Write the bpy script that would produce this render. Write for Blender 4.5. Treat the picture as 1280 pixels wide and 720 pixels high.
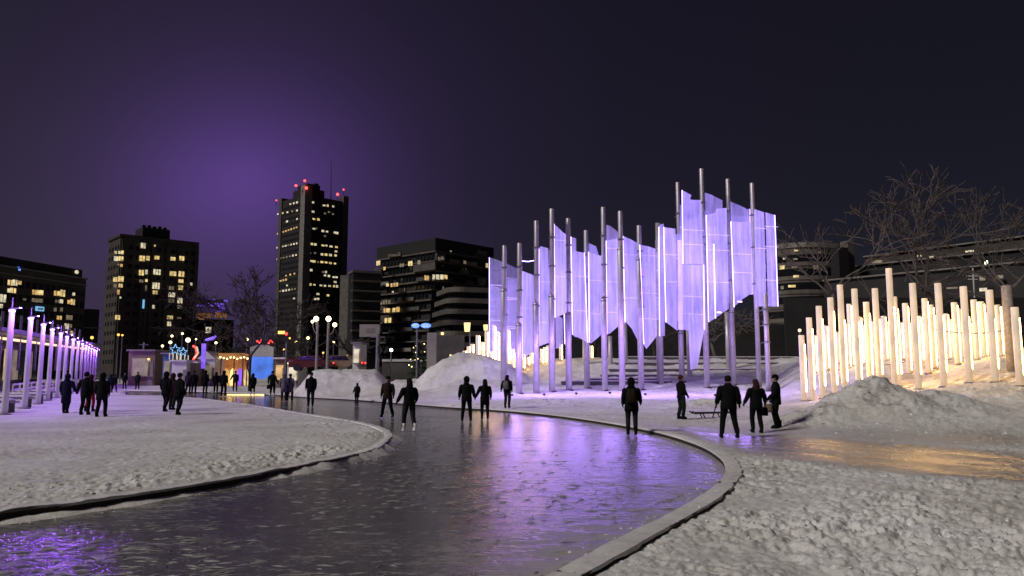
import bpy, bmesh, math, random
import numpy as np
from mathutils import Vector, Matrix

for o in list(bpy.data.objects):
    bpy.data.objects.remove(o, do_unlink=True)
SC = bpy.context.scene
COL = SC.collection
R = math.radians

# ------------------------------------------------------------------ camera
FPX = 930.0                       # focal length in photograph pixels (1280 wide)
HC = 1.9
PITCH = math.atan(103.5 / FPX)
cam = bpy.data.cameras.new('camera')
cam.sensor_width = 36.0
cam.lens = 36.0 * FPX / 1280.0
cam.clip_start = 0.1
cam.clip_end = 8000.0
cam_ob = bpy.data.objects.new('camera', cam)
cam_ob.location = (0, 0, HC)
cam_ob.rotation_euler = (R(90) + PITCH, 0, 0)
COL.objects.link(cam_ob)
SC.camera = cam_ob

def ray(px, py):
    u = (px - 640.0) / FPX
    v = (360.0 - py) / FPX
    c, s = math.cos(PITCH), math.sin(PITCH)
    return Vector((u, c - v * s, s + v * c))

def at(px, py, Y):
    d = ray(px, py)
    return Vector((0, 0, HC)) + d * (Y / d.y)

def gp(px, py, z=0.0):
    d = ray(px, py)
    t = (z - HC) / d.z
    return Vector((d.x * t, d.y * t, z))

# ------------------------------------------------------------------ world
SUN_AZ, SUN_EL = R(-122), R(36)   # weak overcast-night glow of the city from behind left
world = bpy.data.worlds.new('World')
SC.world = world
world.use_nodes = True
wn, wl = world.node_tree.nodes, world.node_tree.links
wn.clear()
w_out = wn.new('ShaderNodeOutputWorld')
w_bg = wn.new('ShaderNodeBackground')
w_sky = wn.new('ShaderNodeTexSky')
w_sky.sky_type = 'NISHITA'
w_sky.sun_disc = False
w_sky.sun_elevation = SUN_EL
w_sky.sun_rotation = SUN_AZ
w_tc = wn.new('ShaderNodeTexCoord')

def wmath(op, a, b=None, c=None):
    n = wn.new('ShaderNodeMath'); n.operation = op
    for i, s in enumerate((a, b, c)):
        if s is None: continue
        if isinstance(s, (int, float)): n.inputs[i].default_value = s
        else: wl.new(s, n.inputs[i])
    return n.outputs[0]

def wlobe(px, py, width, power=2.0):
    d = ray(px, py).normalized()
    n = wn.new('ShaderNodeVectorMath'); n.operation = 'DOT_PRODUCT'
    wl.new(w_tc.outputs['Generated'], n.inputs[0])
    n.inputs[1].default_value = d
    ang = wmath('ARCCOSINE', wmath('MINIMUM', n.outputs['Value'], 0.99999))
    q = wmath('POWER', wmath('DIVIDE', ang, width), power)
    return wmath('EXPONENT', wmath('MULTIPLY', q, -1.0))

def wadd(sock_a, fac, colr):
    m = wn.new('ShaderNodeMix'); m.data_type = 'RGBA'; m.blend_type = 'ADD'
    m.clamp_factor = False
    if isinstance(fac, (int, float)): m.inputs[0].default_value = fac
    else: wl.new(fac, m.inputs[0])
    if isinstance(sock_a, tuple): m.inputs[6].default_value = sock_a
    else: wl.new(sock_a, m.inputs[6])
    if isinstance(colr, tuple): m.inputs[7].default_value = colr
    else: wl.new(colr, m.inputs[7])
    return m.outputs[2]

w_sep = wn.new('ShaderNodeSeparateXYZ')
wl.new(w_tc.outputs['Generated'], w_sep.inputs[0])
low = wmath('EXPONENT', wmath('MULTIPLY', wmath('MAXIMUM', w_sep.outputs['Z'], 0.0), -4.0))
w_noise = wn.new('ShaderNodeTexNoise')
w_noise.inputs['Scale'].default_value = 2.2
w_noise.inputs['Detail'].default_value = 4.0
wl.new(w_tc.outputs['Generated'], w_noise.inputs['Vector'])
cloud = wmath('MULTIPLY_ADD', w_noise.outputs['Fac'], 0.5, 0.75)
c0 = wadd((0.0048, 0.0041, 0.0082, 1), 0.0010, w_sky.outputs['Color'])
c0 = wadd(c0, wmath('MULTIPLY', low, cloud), (0.0065, 0.0053, 0.0080, 1))
c0 = wadd(c0, wmath('MULTIPLY', wlobe(300, 265, 0.30, 1.4), cloud), (0.021, 0.0105, 0.042, 1))
for (lx, ly, lw, la) in ((235, 240, 0.09, 0.55), (310, 226, 0.085, 0.95), (395, 232, 0.10, 0.50)):
    c0 = wadd(c0, wlobe(lx, ly, lw, 1.5), (0.040 * la, 0.0155 * la, 0.108 * la, 1))
c0 = wadd(c0, wmath('MULTIPLY', wlobe(60, 330, 0.30, 1.5), cloud), (0.014, 0.011, 0.015, 1))
wl.new(c0, w_bg.inputs['Color'])
w_bg.inputs['Strength'].default_value = 1.0
wl.new(w_bg.outputs[0], w_out.inputs['Surface'])

# ------------------------------------------------------------------ the one sun lamp: faint soft city light
sun = bpy.data.lights.new('city_glow', 'SUN')
sun.energy = 1.85
sun.angle = R(12)
sun.color = (1.0, 0.93, 0.86)
sun_ob = bpy.data.objects.new('city_glow', sun)
sd = Vector((math.sin(SUN_AZ) * math.cos(SUN_EL), math.cos(SUN_AZ) * math.cos(SUN_EL), math.sin(SUN_EL)))
sun_ob.rotation_euler = sd.to_track_quat('Z', 'Y').to_euler()
sun_ob.location = (-20, -20, 40)
COL.objects.link(sun_ob)

SC.view_settings.view_transform = 'Standard'
SC.view_settings.look = 'None'
SC.view_settings.exposure = 0.0
SC.view_settings.gamma = 1.0
SC.view_settings.use_curve_mapping = False
SC.render.engine = 'CYCLES'
SC.cycles.use_denoising = True
SC.cycles.max_bounces = 6
SC.cycles.transparent_max_bounces = 16
SC.cycles.sample_clamp_indirect = 4.0
SC.cycles.caustics_reflective = False
SC.cycles.caustics_refractive = False

# ------------------------------------------------------------------ materials
MATS = {}
def nd(nt, t, **kw):
    n = nt.nodes.new(t)
    for k, v in kw.items():
        if k in n.inputs: n.inputs[k].default_value = v
        else: setattr(n, k, v)
    return n

def mat(name, color, rough=0.6, metal=0.0, var=0.25, scale=6.0, bump=0.0, bump_scale=40.0, spec=0.4,
        emit=None, estr=0.0, evar=0.0, sample=True):
    """Principled material with noise-driven colour variation, optional bump and glow."""
    if name in MATS: return MATS[name]
    m = bpy.data.materials.new(name); m.use_nodes = True
    nt = m.node_tree; b = nt.nodes['Principled BSDF']
    b.inputs['Roughness'].default_value = rough
    b.inputs['Metallic'].default_value = metal
    b.inputs['Specular IOR Level'].default_value = spec
    tc = nd(nt, 'ShaderNodeTexCoord')
    ns = nd(nt, 'ShaderNodeTexNoise', Scale=scale, Detail=5.0)
    nt.links.new(tc.outputs['Object'], ns.inputs['Vector'])
    rp = nd(nt, 'ShaderNodeValToRGB')
    c = color
    rp.color_ramp.elements[0].position = 0.3
    rp.color_ramp.elements[1].position = 0.7
    rp.color_ramp.elements[0].color = (c[0]*(1-var), c[1]*(1-var), c[2]*(1-var), 1)
    rp.color_ramp.elements[1].color = (min(1, c[0]*(1+var)), min(1, c[1]*(1+var)), min(1, c[2]*(1+var)), 1)
    nt.links.new(ns.outputs['Fac'], rp.inputs['Fac'])
    nt.links.new(rp.outputs['Color'], b.inputs['Base Color'])
    if bump:
        n2 = nd(nt, 'ShaderNodeTexNoise', Scale=bump_scale, Detail=6.0)
        nt.links.new(tc.outputs['Object'], n2.inputs['Vector'])
        bp = nd(nt, 'ShaderNodeBump', Strength=bump, Distance=0.02)
        nt.links.new(n2.outputs['Fac'], bp.inputs['Height'])
        nt.links.new(bp.outputs[0], b.inputs['Normal'])
    if emit:
        b.inputs['Emission Color'].default_value = (*emit, 1)
        b.inputs['Emission Strength'].default_value = estr
        if evar:
            n3 = nd(nt, 'ShaderNodeTexNoise', Scale=evar, Detail=3.0)
            nt.links.new(tc.outputs['Object'], n3.inputs['Vector'])
            mr = nd(nt, 'ShaderNodeMapRange')
            mr.inputs[1].default_value = 0.3; mr.inputs[2].default_value = 0.7
            mr.inputs[3].default_value = estr * 0.35; mr.inputs[4].default_value = estr * 1.35
            nt.links.new(n3.outputs['Fac'], mr.inputs[0])
            nt.links.new(mr.outputs[0], b.inputs['Emission Strength'])
        if not sample: m.cycles.emission_sampling = 'NONE'
    MATS[name] = m
    return m

def snow_material():
    m = bpy.data.materials.new('snow'); m.use_nodes = True
    nt = m.node_tree; L = nt.links; b = nt.nodes['Principled BSDF']
    tc = nd(nt, 'ShaderNodeTexCoord')
    wear = nd(nt, 'ShaderNodeAttribute', attribute_name='packed')
    dirt = nd(nt, 'ShaderNodeAttribute', attribute_name='dirt')
    n1 = nd(nt, 'ShaderNodeTexNoise', Scale=0.35, Detail=6.0, Roughness=0.6)
    n2 = nd(nt, 'ShaderNodeTexNoise', Scale=11.0, Detail=9.0, Roughness=0.74)
    n3 = nd(nt, 'ShaderNodeTexNoise', Scale=60.0, Detail=4.0, Roughness=0.6)
    for n in (n1, n2, n3): L.new(tc.outputs['Object'], n.inputs['Vector'])
    r1 = nd(nt, 'ShaderNodeValToRGB')
    r1.color_ramp.elements[0].position = 0.30; r1.color_ramp.elements[0].color = (0.60, 0.58, 0.55, 1)
    r1.color_ramp.elements[1].position = 0.66; r1.color_ramp.elements[1].color = (0.86, 0.86, 0.86, 1)
    L.new(n1.outputs['Fac'], r1.inputs['Fac'])
    r2 = nd(nt, 'ShaderNodeValToRGB')
    r2.color_ramp.elements[0].position = 0.28; r2.color_ramp.elements[0].color = (0.50, 0.48, 0.45, 1)
    r2.color_ramp.elements[1].position = 0.52; r2.color_ramp.elements[1].color = (1, 1, 1, 1)
    L.new(n2.outputs['Fac'], r2.inputs['Fac'])
    mu = nd(nt, 'ShaderNodeMix', data_type='RGBA', blend_type='MULTIPLY'); mu.inputs[0].default_value = 0.6
    L.new(r1.outputs[0], mu.inputs[6]); L.new(r2.outputs[0], mu.inputs[7])
    # packed, brownish ice of the walked path
    pk = nd(nt, 'ShaderNodeMix', data_type='RGBA')
    pr = nd(nt, 'ShaderNodeValToRGB')
    pr.color_ramp.elements[0].position = 0.3; pr.color_ramp.elements[0].color = (0.20, 0.165, 0.14, 1)
    pr.color_ramp.elements[1].position = 0.7; pr.color_ramp.elements[1].color = (0.43, 0.385, 0.35, 1)
    L.new(n2.outputs['Fac'], pr.inputs['Fac'])
    L.new(wear.outputs['Fac'], pk.inputs[0]); L.new(mu.outputs[2], pk.inputs[6]); L.new(pr.outputs[0], pk.inputs[7])
    # grit
    dm = nd(nt, 'ShaderNodeMix', data_type='RGBA')
    dth = nd(nt, 'ShaderNodeMath', operation='MULTIPLY')
    dr = nd(nt, 'ShaderNodeValToRGB')
    dr.color_ramp.elements[0].position = 0.50; dr.color_ramp.elements[0].color = (0, 0, 0, 1)
    dr.color_ramp.elements[1].position = 0.62; dr.color_ramp.elements[1].color = (1, 1, 1, 1)
    n4 = nd(nt, 'ShaderNodeTexNoise', Scale=3.0, Detail=9.0, Roughness=0.75)
    L.new(tc.outputs['Object'], n4.inputs['Vector']); L.new(n4.outputs['Fac'], dr.inputs['Fac'])
    L.new(dirt.outputs['Fac'], dth.inputs[0]); L.new(dr.outputs[0], dth.inputs[1])
    L.new(dth.outputs[0], dm.inputs[0]); L.new(pk.outputs[2], dm.inputs[6]); dm.inputs[7].default_value = (0.16, 0.125, 0.10, 1)
    L.new(dm.outputs[2], b.inputs['Base Color'])
    rr = nd(nt, 'ShaderNodeMapRange')
    rr.inputs[3].default_value = 0.75; rr.inputs[4].default_value = 0.20
    L.new(wear.outputs['Fac'], rr.inputs[0]); L.new(rr.outputs[0], b.inputs['Roughness'])
    sp = nd(nt, 'ShaderNodeMapRange'); sp.inputs[3].default_value = 0.2; sp.inputs[4].default_value = 0.6
    L.new(wear.outputs['Fac'], sp.inputs[0]); L.new(sp.outputs[0], b.inputs['Specular IOR Level'])
    bp = nd(nt, 'ShaderNodeBump', Strength=0.6, Distance=0.022)
    ad = nd(nt, 'ShaderNodeMath', operation='MULTIPLY_ADD'); ad.inputs[1].default_value = 0.35
    L.new(n3.outputs['Fac'], ad.inputs[0]); L.new(n2.outputs['Fac'], ad.inputs[2])
    L.new(ad.outputs[0], bp.inputs['Height']); L.new(bp.outputs[0], b.inputs['Normal'])
    MATS['snow'] = m
    return m

def ice_material():
    m = bpy.data.materials.new('ice'); m.use_nodes = True
    nt = m.node_tree; L = nt.links; b = nt.nodes['Principled BSDF']
    tc = nd(nt, 'ShaderNodeTexCoord')
    fr = nd(nt, 'ShaderNodeAttribute', attribute_name='frost')
    mp = nd(nt, 'ShaderNodeMapping'); mp.inputs['Scale'].default_value = (1.0, 2.6, 1.0); mp.inputs['Rotation'].default_value = (0, 0, R(-20))
    L.new(tc.outputs['Object'], mp.inputs['Vector'])
    big = nd(nt, 'ShaderNodeTexNoise', Scale=0.22, Detail=5.0, Roughness=0.6)
    mid = nd(nt, 'ShaderNodeTexNoise', Scale=1.3, Detail=10.0, Roughness=0.74, Distortion=0.6)
    fine = nd(nt, 'ShaderNodeTexNoise', Scale=7.0, Detail=9.0, Roughness=0.75, Distortion=0.8)
    L.new(tc.outputs['Object'], big.inputs['Vector'])
    for n in (mid, fine): L.new(mp.outputs[0], n.inputs['Vector'])
    # frost amount: attribute plus noise, each noise centred on zero
    def cen(n, amp):
        q = nd(nt, 'ShaderNodeMath', operation='MULTIPLY_ADD'); q.inputs[1].default_value = amp; q.inputs[2].default_value = -0.5 * amp
        L.new(n.outputs['Fac'], q.inputs[0]); return q
    c1, c2, c3 = cen(mid, 1.5), cen(fine, 1.7), cen(big, 1.3)
    s0 = nd(nt, 'ShaderNodeMath', operation='ADD'); L.new(c1.outputs[0], s0.inputs[0]); L.new(c2.outputs[0], s0.inputs[1])
    s1 = nd(nt, 'ShaderNodeMath', operation='ADD'); L.new(s0.outputs[0], s1.inputs[0]); L.new(c3.outputs[0], s1.inputs[1])
    s2 = nd(nt, 'ShaderNodeMath', operation='ADD'); L.new(s1.outputs[0], s2.inputs[0]); L.new(fr.outputs['Fac'], s2.inputs[1])
    fm = nd(nt, 'ShaderNodeMapRange'); fm.inputs[1].default_value = 0.02; fm.inputs[2].default_value = 0.42
    # skate scratches and flecks of scraped snow
    m3 = nd(nt, 'ShaderNodeMapping'); m3.inputs['Scale'].default_value = (1.0, 4.5, 1.0); m3.inputs['Rotation'].default_value = (0, 0, R(-28))
    L.new(tc.outputs['Object'], m3.inputs['Vector'])
    fl = nd(nt, 'ShaderNodeTexNoise', Scale=3.2, Detail=7.0, Roughness=0.72, Distortion=1.2); L.new(m3.outputs[0], fl.inputs['Vector'])
    fr2 = nd(nt, 'ShaderNodeMapRange'); fr2.inputs[1].default_value = 0.57; fr2.inputs[2].default_value = 0.66; fr2.inputs[4].default_value = 0.55
    L.new(fl.outputs['Fac'], fr2.inputs[0])
    s3 = nd(nt, 'ShaderNodeMath', operation='ADD'); L.new(s2.outputs[0], s3.inputs[0]); L.new(fr2.outputs[0], s3.inputs[1])
    L.new(s3.outputs[0], fm.inputs[0])
    cm = nd(nt, 'ShaderNodeMix', data_type='RGBA')
    cm.inputs[6].default_value = (0.085, 0.083, 0.090, 1); cm.inputs[7].default_value = (0.42, 0.40, 0.385, 1)
    L.new(fm.outputs[0], cm.inputs[0]); L.new(cm.outputs[2], b.inputs['Base Color'])
    rm = nd(nt, 'ShaderNodeMapRange'); rm.inputs[3].default_value = 0.11; rm.inputs[4].default_value = 0.60
    L.new(fm.outputs[0], rm.inputs[0]); L.new(rm.outputs[0], b.inputs['Roughness'])
    b.inputs['IOR'].default_value = 1.36
    b.inputs['Specular IOR Level'].default_value = 0.6
    hs = nd(nt, 'ShaderNodeMath', operation='MULTIPLY_ADD'); hs.inputs[1].default_value = 0.4
    L.new(fine.outputs['Fac'], hs.inputs[0]); L.new(mid.outputs['Fac'], hs.inputs[2])
    bp = nd(nt, 'ShaderNodeBump', Strength=0.42, Distance=0.030)
    L.new(hs.outputs[0], bp.inputs['Height']); L.new(bp.outputs[0], b.inputs['Normal'])
    MATS['ice'] = m
    return m

def panel_material(name, colr, strength, clear):
    """Violet edge-lit sheet: partly see-through, gives off its own light unevenly."""
    m = bpy.data.materials.new(name); m.use_nodes = True
    nt = m.node_tree; L = nt.links; nt.nodes.clear()
    out = nd(nt, 'ShaderNodeOutputMaterial')
    tc = nd(nt, 'ShaderNodeTexCoord')
    n1 = nd(nt, 'ShaderNodeTexNoise', Scale=0.35, Detail=4.0, Roughness=0.6)
    mp = nd(nt, 'ShaderNodeMapping'); mp.inputs['Scale'].default_value = (3.0, 3.0, 0.22)
    n2 = nd(nt, 'ShaderNodeTexNoise', Scale=1.6, Detail=3.0)
    n3 = nd(nt, 'ShaderNodeTexNoise', Scale=9.0, Detail=6.0, Roughness=0.8)
    L.new(tc.outputs['Object'], n1.inputs['Vector']); L.new(tc.outputs['Object'], mp.inputs['Vector']); L.new(mp.outputs[0], n2.inputs['Vector'])
    L.new(tc.outputs['Object'], n3.inputs['Vector'])
    a = nd(nt, 'ShaderNodeMath', operation='ADD'); L.new(n1.outputs['Fac'], a.inputs[0]); L.new(n2.outputs['Fac'], a.inputs[1])
    a2 = nd(nt, 'ShaderNodeMath', operation='MULTIPLY_ADD'); a2.inputs[1].default_value = 0.45
    L.new(n3.outputs['Fac'], a2.inputs[0]); L.new(a.outputs[0], a2.inputs[2])
    mr = nd(nt, 'ShaderNodeMapRange'); mr.inputs[1].default_value = 0.9; mr.inputs[2].default_value = 1.55
    mr.inputs[3].default_value = strength * 0.42; mr.inputs[4].default_value = strength * 1.60
    L.new(a2.outputs[0], mr.inputs[0])
    em = nd(nt, 'ShaderNodeEmission'); em.inputs['Color'].default_value = (*colr, 1)
    L.new(mr.outputs[0], em.inputs['Strength'])
    gl = nd(nt, 'ShaderNodeBsdfGlossy', Roughness=0.12); gl.inputs['Color'].default_value = (0.10, 0.10, 0.12, 1)
    df = nd(nt, 'ShaderNodeBsdfTranslucent'); df.inputs['Color'].default_value = (0.5, 0.5, 0.55, 1)
    tr = nd(nt, 'ShaderNodeBsdfTransparent')
    m1 = nd(nt, 'ShaderNodeMixShader'); m1.inputs[0].default_value = clear
    ad = nd(nt, 'ShaderNodeAddShader'); ad2 = nd(nt, 'ShaderNodeAddShader')
    L.new(df.outputs[0], m1.inputs[1]); L.new(tr.outputs[0], m1.inputs[2])
    L.new(m1.outputs[0], ad.inputs[0]); L.new(em.outputs[0], ad.inputs[1])
    L.new(ad.outputs[0], ad2.inputs[0]); L.new(gl.outputs[0], ad2.inputs[1])
    L.new(ad2.outputs[0], out.inputs['Surface'])
    MATS[name] = m
    return m

snow_material(); ice_material()
VIO = (0.37, 0.265, 0.95)
panel_material('violet_sheet', VIO, 0.52, 0.30)
panel_material('violet_sheet_dim', VIO, 0.28, 0.55)
panel_material('violet_sheet_faint', VIO, 0.10, 0.88)
panel_material('violet_sheet_bright', (0.50, 0.33, 1.0), 0.72, 0.30)
mat('steel', (0.52, 0.50, 0.52), 0.42, 0.45, 0.12, 3.0)
mat('violet_led', (0.8, 0.8, 0.8), emit=(0.50, 0.32, 1.0), estr=5.0)
mat('pole_white', (0.74, 0.70, 0.66), 0.45, 0.0, 0.06, 2.0, emit=(1.0, 0.64, 0.31), estr=0.46, evar=0.6)  # faint emission on the pole body stands in for light from the strips
mat('pole_unlit', (0.30, 0.27, 0.25), 0.5)
mat('warm_led', (0.9, 0.8, 0.7), emit=(1.0, 0.56, 0.17), estr=28.0)
mat('column_white', (0.74, 0.72, 0.74), 0.4, 0.1, 0.05)
mat('lamp_violet', (0.8, 0.8, 0.8), emit=(0.50, 0.20, 1.0), estr=5.0)
mat('wood_dark', (0.030, 0.022, 0.018), 0.8, 0, 0.5, 4.0, 0.4, 20.0)
mat('kerb_snow', (0.74, 0.71, 0.68), 0.75, 0, 0.2, 5.0, 0.6, 30.0)
mat('concrete_dark', (0.085, 0.078, 0.078), 0.8, 0, 0.3, 1.0)
mat('concrete', (0.20, 0.185, 0.175), 0.8, 0, 0.25, 0.6)
mat('concrete_pale', (0.30, 0.28, 0.26), 0.8, 0, 0.2, 0.6)
mat('facade_dark', (0.018, 0.017, 0.018), 0.7, 0, 0.3, 0.4)
mat('facade_brown', (0.055, 0.046, 0.042), 0.8, 0, 0.3, 0.3)
mat('facade_mid', (0.12, 0.105, 0.095), 0.8, 0, 0.3, 0.3)
mat('glass_dark', (0.010, 0.011, 0.014), 0.12, 0, 0.2, 0.5, spec=0.5)
mat('roof_dark', (0.014, 0.013, 0.015), 0.8)
mat('metal_dark', (0.03, 0.03, 0.032), 0.5, 0.4)
mat('metal_grey', (0.22, 0.22, 0.23), 0.45, 0.5)
mat('bark', (0.115, 0.098, 0.092), 0.9, 0, 0.3, 3.0)
mat('bark_dark', (0.05, 0.04, 0.036), 0.9, 0, 0.3, 3.0)
mat('win_warm', (0.3, 0.25, 0.2), emit=(1.0, 0.74, 0.30), estr=0.85, evar=1.1, sample=False)
mat('win_gold', (0.3, 0.25, 0.2), emit=(1.0, 0.60, 0.20), estr=0.70, evar=1.1, sample=False)
mat('win_pale', (0.3, 0.3, 0.3), emit=(1.0, 0.88, 0.58), estr=0.75, evar=1.1, sample=False)
mat('win_dim', (0.2, 0.18, 0.15), emit=(1.0, 0.80, 0.50), estr=0.16, evar=1.1, sample=False)
mat('glow_warm', (0.8, 0.7, 0.5), emit=(1.0, 0.72, 0.30), estr=5.0)
mat('glow_white', (0.8, 0.8, 0.8), emit=(1.0, 0.84, 0.50), estr=5.0)
mat('glow_orange', (0.8, 0.5, 0.2), emit=(1.0, 0.42, 0.08), estr=2.6)
mat('glow_red', (0.8, 0.1, 0.1), emit=(1.0, 0.05, 0.04), estr=3.0)
mat('glow_beacon', (0.8, 0.1, 0.1), emit=(1.0, 0.06, 0.05), estr=4.0, sample=False)
mat('glow_blue', (0.1, 0.2, 0.8), emit=(0.12, 0.28, 1.0), estr=1.6)
mat('glow_purple', (0.3, 0.2, 0.8), emit=(0.22, 0.10, 0.85), estr=1.0, evar=0.4)
mat('glow_cyan', (0.3, 0.7, 0.8), emit=(0.25, 0.62, 1.0), estr=0.75)
mat('glow_ice_white', (0.9, 0.9, 0.9), emit=(0.75, 0.95, 1.0), estr=8.0)
mat('lantern', (0.8, 0.6, 0.3), emit=(1.0, 0.66, 0.25), estr=1.7)
mat('screen_blue', (0.1, 0.2, 0.5), 0.3, emit=(0.05, 0.19, 0.80), estr=0.75, evar=0.7)
mat('screen_grey', (0.2, 0.2, 0.2), 0.4, emit=(0.5, 0.45, 0.36), estr=0.22, evar=0.6)
mat('canvas_orange', (0.45, 0.22, 0.08), 0.7, emit=(1.0, 0.42, 0.12), estr=0.20, evar=1.5)
mat('hut_beige', (0.20, 0.15, 0.10), 0.8, 0, 0.2, 1.0)
mat('hut_white', (0.62, 0.62, 0.60), 0.8, 0, 0.12, 1.0)
mat('hut_grey', (0.24, 0.22, 0.20), 0.8)
mat('blue_paint', (0.05, 0.13, 0.28), 0.4)
mat('red_paint', (0.10, 0.015, 0.015), 0.5)
mat('skin', (0.42, 0.27, 0.20), 0.5, 0, 0.06)
CLOTH = {}
for nm, c in dict(black=(0.006, 0.006, 0.007), navy=(0.010, 0.012, 0.022), charcoal=(0.020, 0.019, 0.021), brown=(0.022, 0.015, 0.012),
                  denim=(0.020, 0.023, 0.034), red=(0.30, 0.022, 0.022), grey=(0.15, 0.14, 0.16), maroon=(0.045, 0.014, 0.014),
                  hair_brown=(0.040, 0.020, 0.012), hair_dark=(0.012, 0.009, 0.008), rust=(0.075, 0.025, 0.016), tan=(0.17, 0.12, 0.09),
                  plum=(0.030, 0.018, 0.040), dark_green=(0.012, 0.017, 0.013)).items():
    CLOTH[nm] = mat('cloth_' + nm, c, 0.9, 0, 0.25, 9.0, 0.3, 60.0, spec=0.1)
mat('blade_steel', (0.6, 0.6, 0.62), 0.2, 0.9)
mat('skate_white', (0.7, 0.7, 0.7), 0.4)

# ------------------------------------------------------------------ mesh helpers
class MB:
    """collects shapes; build() links them as one mesh object"""
    def __init__(s): s.v = []; s.f = []; s.m = []
    def add(s, vs, fs, mi=0):
        k = len(s.v); s.v += [tuple(p) for p in vs]
        s.f += [tuple(i + k for i in f) for f in fs]; s.m += [mi] * len(fs)
        return s
    def box(s, c, d, rz=0.0, mi=0):
        cx, cy, cz = c; ca, sa = math.cos(rz), math.sin(rz); vs = []
        for z in (-.5, .5):
            for x, y in ((-.5, -.5), (.5, -.5), (.5, .5), (-.5, .5)):
                X, Y = x * d[0], y * d[1]
                vs.append((cx + X * ca - Y * sa, cy + X * sa + Y * ca, cz + z * d[2]))
        return s.add(vs, [(3, 2, 1, 0), (4, 5, 6, 7), (0, 1, 5, 4), (1, 2, 6, 5), (2, 3, 7, 6), (3, 0, 4, 7)], mi)
    def prism(s, poly, z0, z1, mi=0):
        n = len(poly)
        vs = [(p[0], p[1], z0) for p in poly] + [(p[0], p[1], z1) for p in poly]
        fs = [tuple(range(n - 1, -1, -1)), tuple(range(n, 2 * n))] + [(i, (i + 1) % n, n + (i + 1) % n, n + i) for i in range(n)]
        return s.add(vs, fs, mi)
    def slab(s, pts, nrm, t, mi=0):
        """planar polygon of 3D points extruded by t along nrm (both ways)"""
        n = len(pts); o = Vector(nrm).normalized() * (t / 2)
        vs = [Vector(p) + o for p in pts] + [Vector(p) - o for p in pts]
        fs = [tuple(range(n)), tuple(range(2 * n - 1, n - 1, -1))] + [((i + 1) % n, i, n + i, n + (i + 1) % n) for i in range(n)]
        return s.add(vs, fs, mi)
    def tube(s, pts, rad, n=8, mi=0, cap=True):
        pts = [Vector(p) for p in pts]
        if isinstance(rad, (int, float)): rad = [rad] * len(pts)
        vs = []; up0 = None
        for i, p in enumerate(pts):
            a = pts[max(i - 1, 0)]; b = pts[min(i + 1, len(pts) - 1)]
            t = (b - a)
            if t.length < 1e-9: t = Vector((0, 0, 1))
            t.normalize()
            ref = Vector((1, 0, 0)) if abs(t.x) < 0.9 else Vector((0, 1, 0))
            x = t.cross(ref).normalized(); y = t.cross(x)
            r = rad[i]; rx, ry = (r if isinstance(r, tuple) else (r, r))
            for k in range(n):
                th = 2 * math.pi * k / n
                vs.append(p + x * (math.cos(th) * rx) + y * (math.sin(th) * ry))
        fs = []
        for i in range(len(pts) - 1):
            for k in range(n):
                k2 = (k + 1) % n
                fs.append((i * n + k, i * n + k2, (i + 1) * n + k2, (i + 1) * n + k))
        if cap:
            fs.append(tuple(range(n - 1, -1, -1)))
            fs.append(tuple((len(pts) - 1) * n + k for k in range(n)))
        return s.add(vs, fs, mi)
    def loft(s, rings, n=12, mi=0, cap=True, sq=2.0):
        """rings: (x, y, z, rx, ry) horizontal (super)ellipses from bottom to top"""
        vs = []
        for (x, y, z, rx, ry) in rings:
            for k in range(n):
                th = 2 * math.pi * k / n
                c, sn = math.cos(th), math.sin(th)
                vs.append((x + rx * math.copysign(abs(c) ** (2 / sq), c), y + ry * math.copysign(abs(sn) ** (2 / sq), sn), z))
        fs = []
        for i in range(len(rings) - 1):
            for k in range(n):
                k2 = (k + 1) % n
                fs.append((i * n + k, i * n + k2, (i + 1) * n + k2, (i + 1) * n + k))
        if cap:
            fs.append(tuple(range(n - 1, -1, -1)))
            fs.append(tuple((len(rings) - 1) * n + k for k in range(n)))
        return s.add(vs, fs, mi)
    def ball(s, c, r, nu=8, nv=6, sc=(1, 1, 1), mi=0):
        rings = []
        for j in range(nv + 1):
            ph = -math.pi / 2 + math.pi * j / nv
            cr = max(math.cos(ph), 0.03)
            rings.append((c[0], c[1], c[2] + r * sc[2] * math.sin(ph), r * sc[0] * cr, r * sc[1] * cr))
        return s.loft(rings, nu, mi)
    def build(s, name, mats, parent=None, smooth=False, loc=None):
        me = bpy.data.meshes.new(name)
        vs = s.v
        if loc is not None: vs = [(p[0] - loc[0], p[1] - loc[1], p[2] - loc[2]) for p in vs]
        me.from_pydata(vs, [], s.f)
        if not isinstance(mats, (list, tuple)): mats = [mats]
        for m in mats: me.materials.append(MATS[m] if isinstance(m, str) else m)
        me.polygons.foreach_set('material_index', s.m)
        if smooth: me.polygons.foreach_set('use_smooth', [True] * len(s.f))
        me.update()
        o = bpy.data.objects.new(name, me); COL.objects.link(o)
        if loc is not None: o.location = loc
        if parent is not None: o.parent = parent
        return o

def thing(name, label, cat, loc=(0, 0, 0), rz=0.0, group=None):
    o = bpy.data.objects.new(name, None); COL.objects.link(o)
    o.location = loc; o.rotation_euler = (0, 0, rz); o.empty_display_size = 0.3
    return tag(o, label, cat, group)

def tag(o, label, cat, group=None):
    o['label'] = label; o['category'] = cat
    if group: o['group'] = group
    return o

def stuff(o, label=None, cat=None):
    o['kind'] = 'stuff'
    if label: o['label'] = label; o['category'] = cat
    return o

def structure(o):
    o['kind'] = 'structure'; return o

def copy_tree(o, parent=None):
    c = o.copy(); COL.objects.link(c); c.parent = parent
    for ch in list(o.children): copy_tree(ch, c)
    return c

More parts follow.
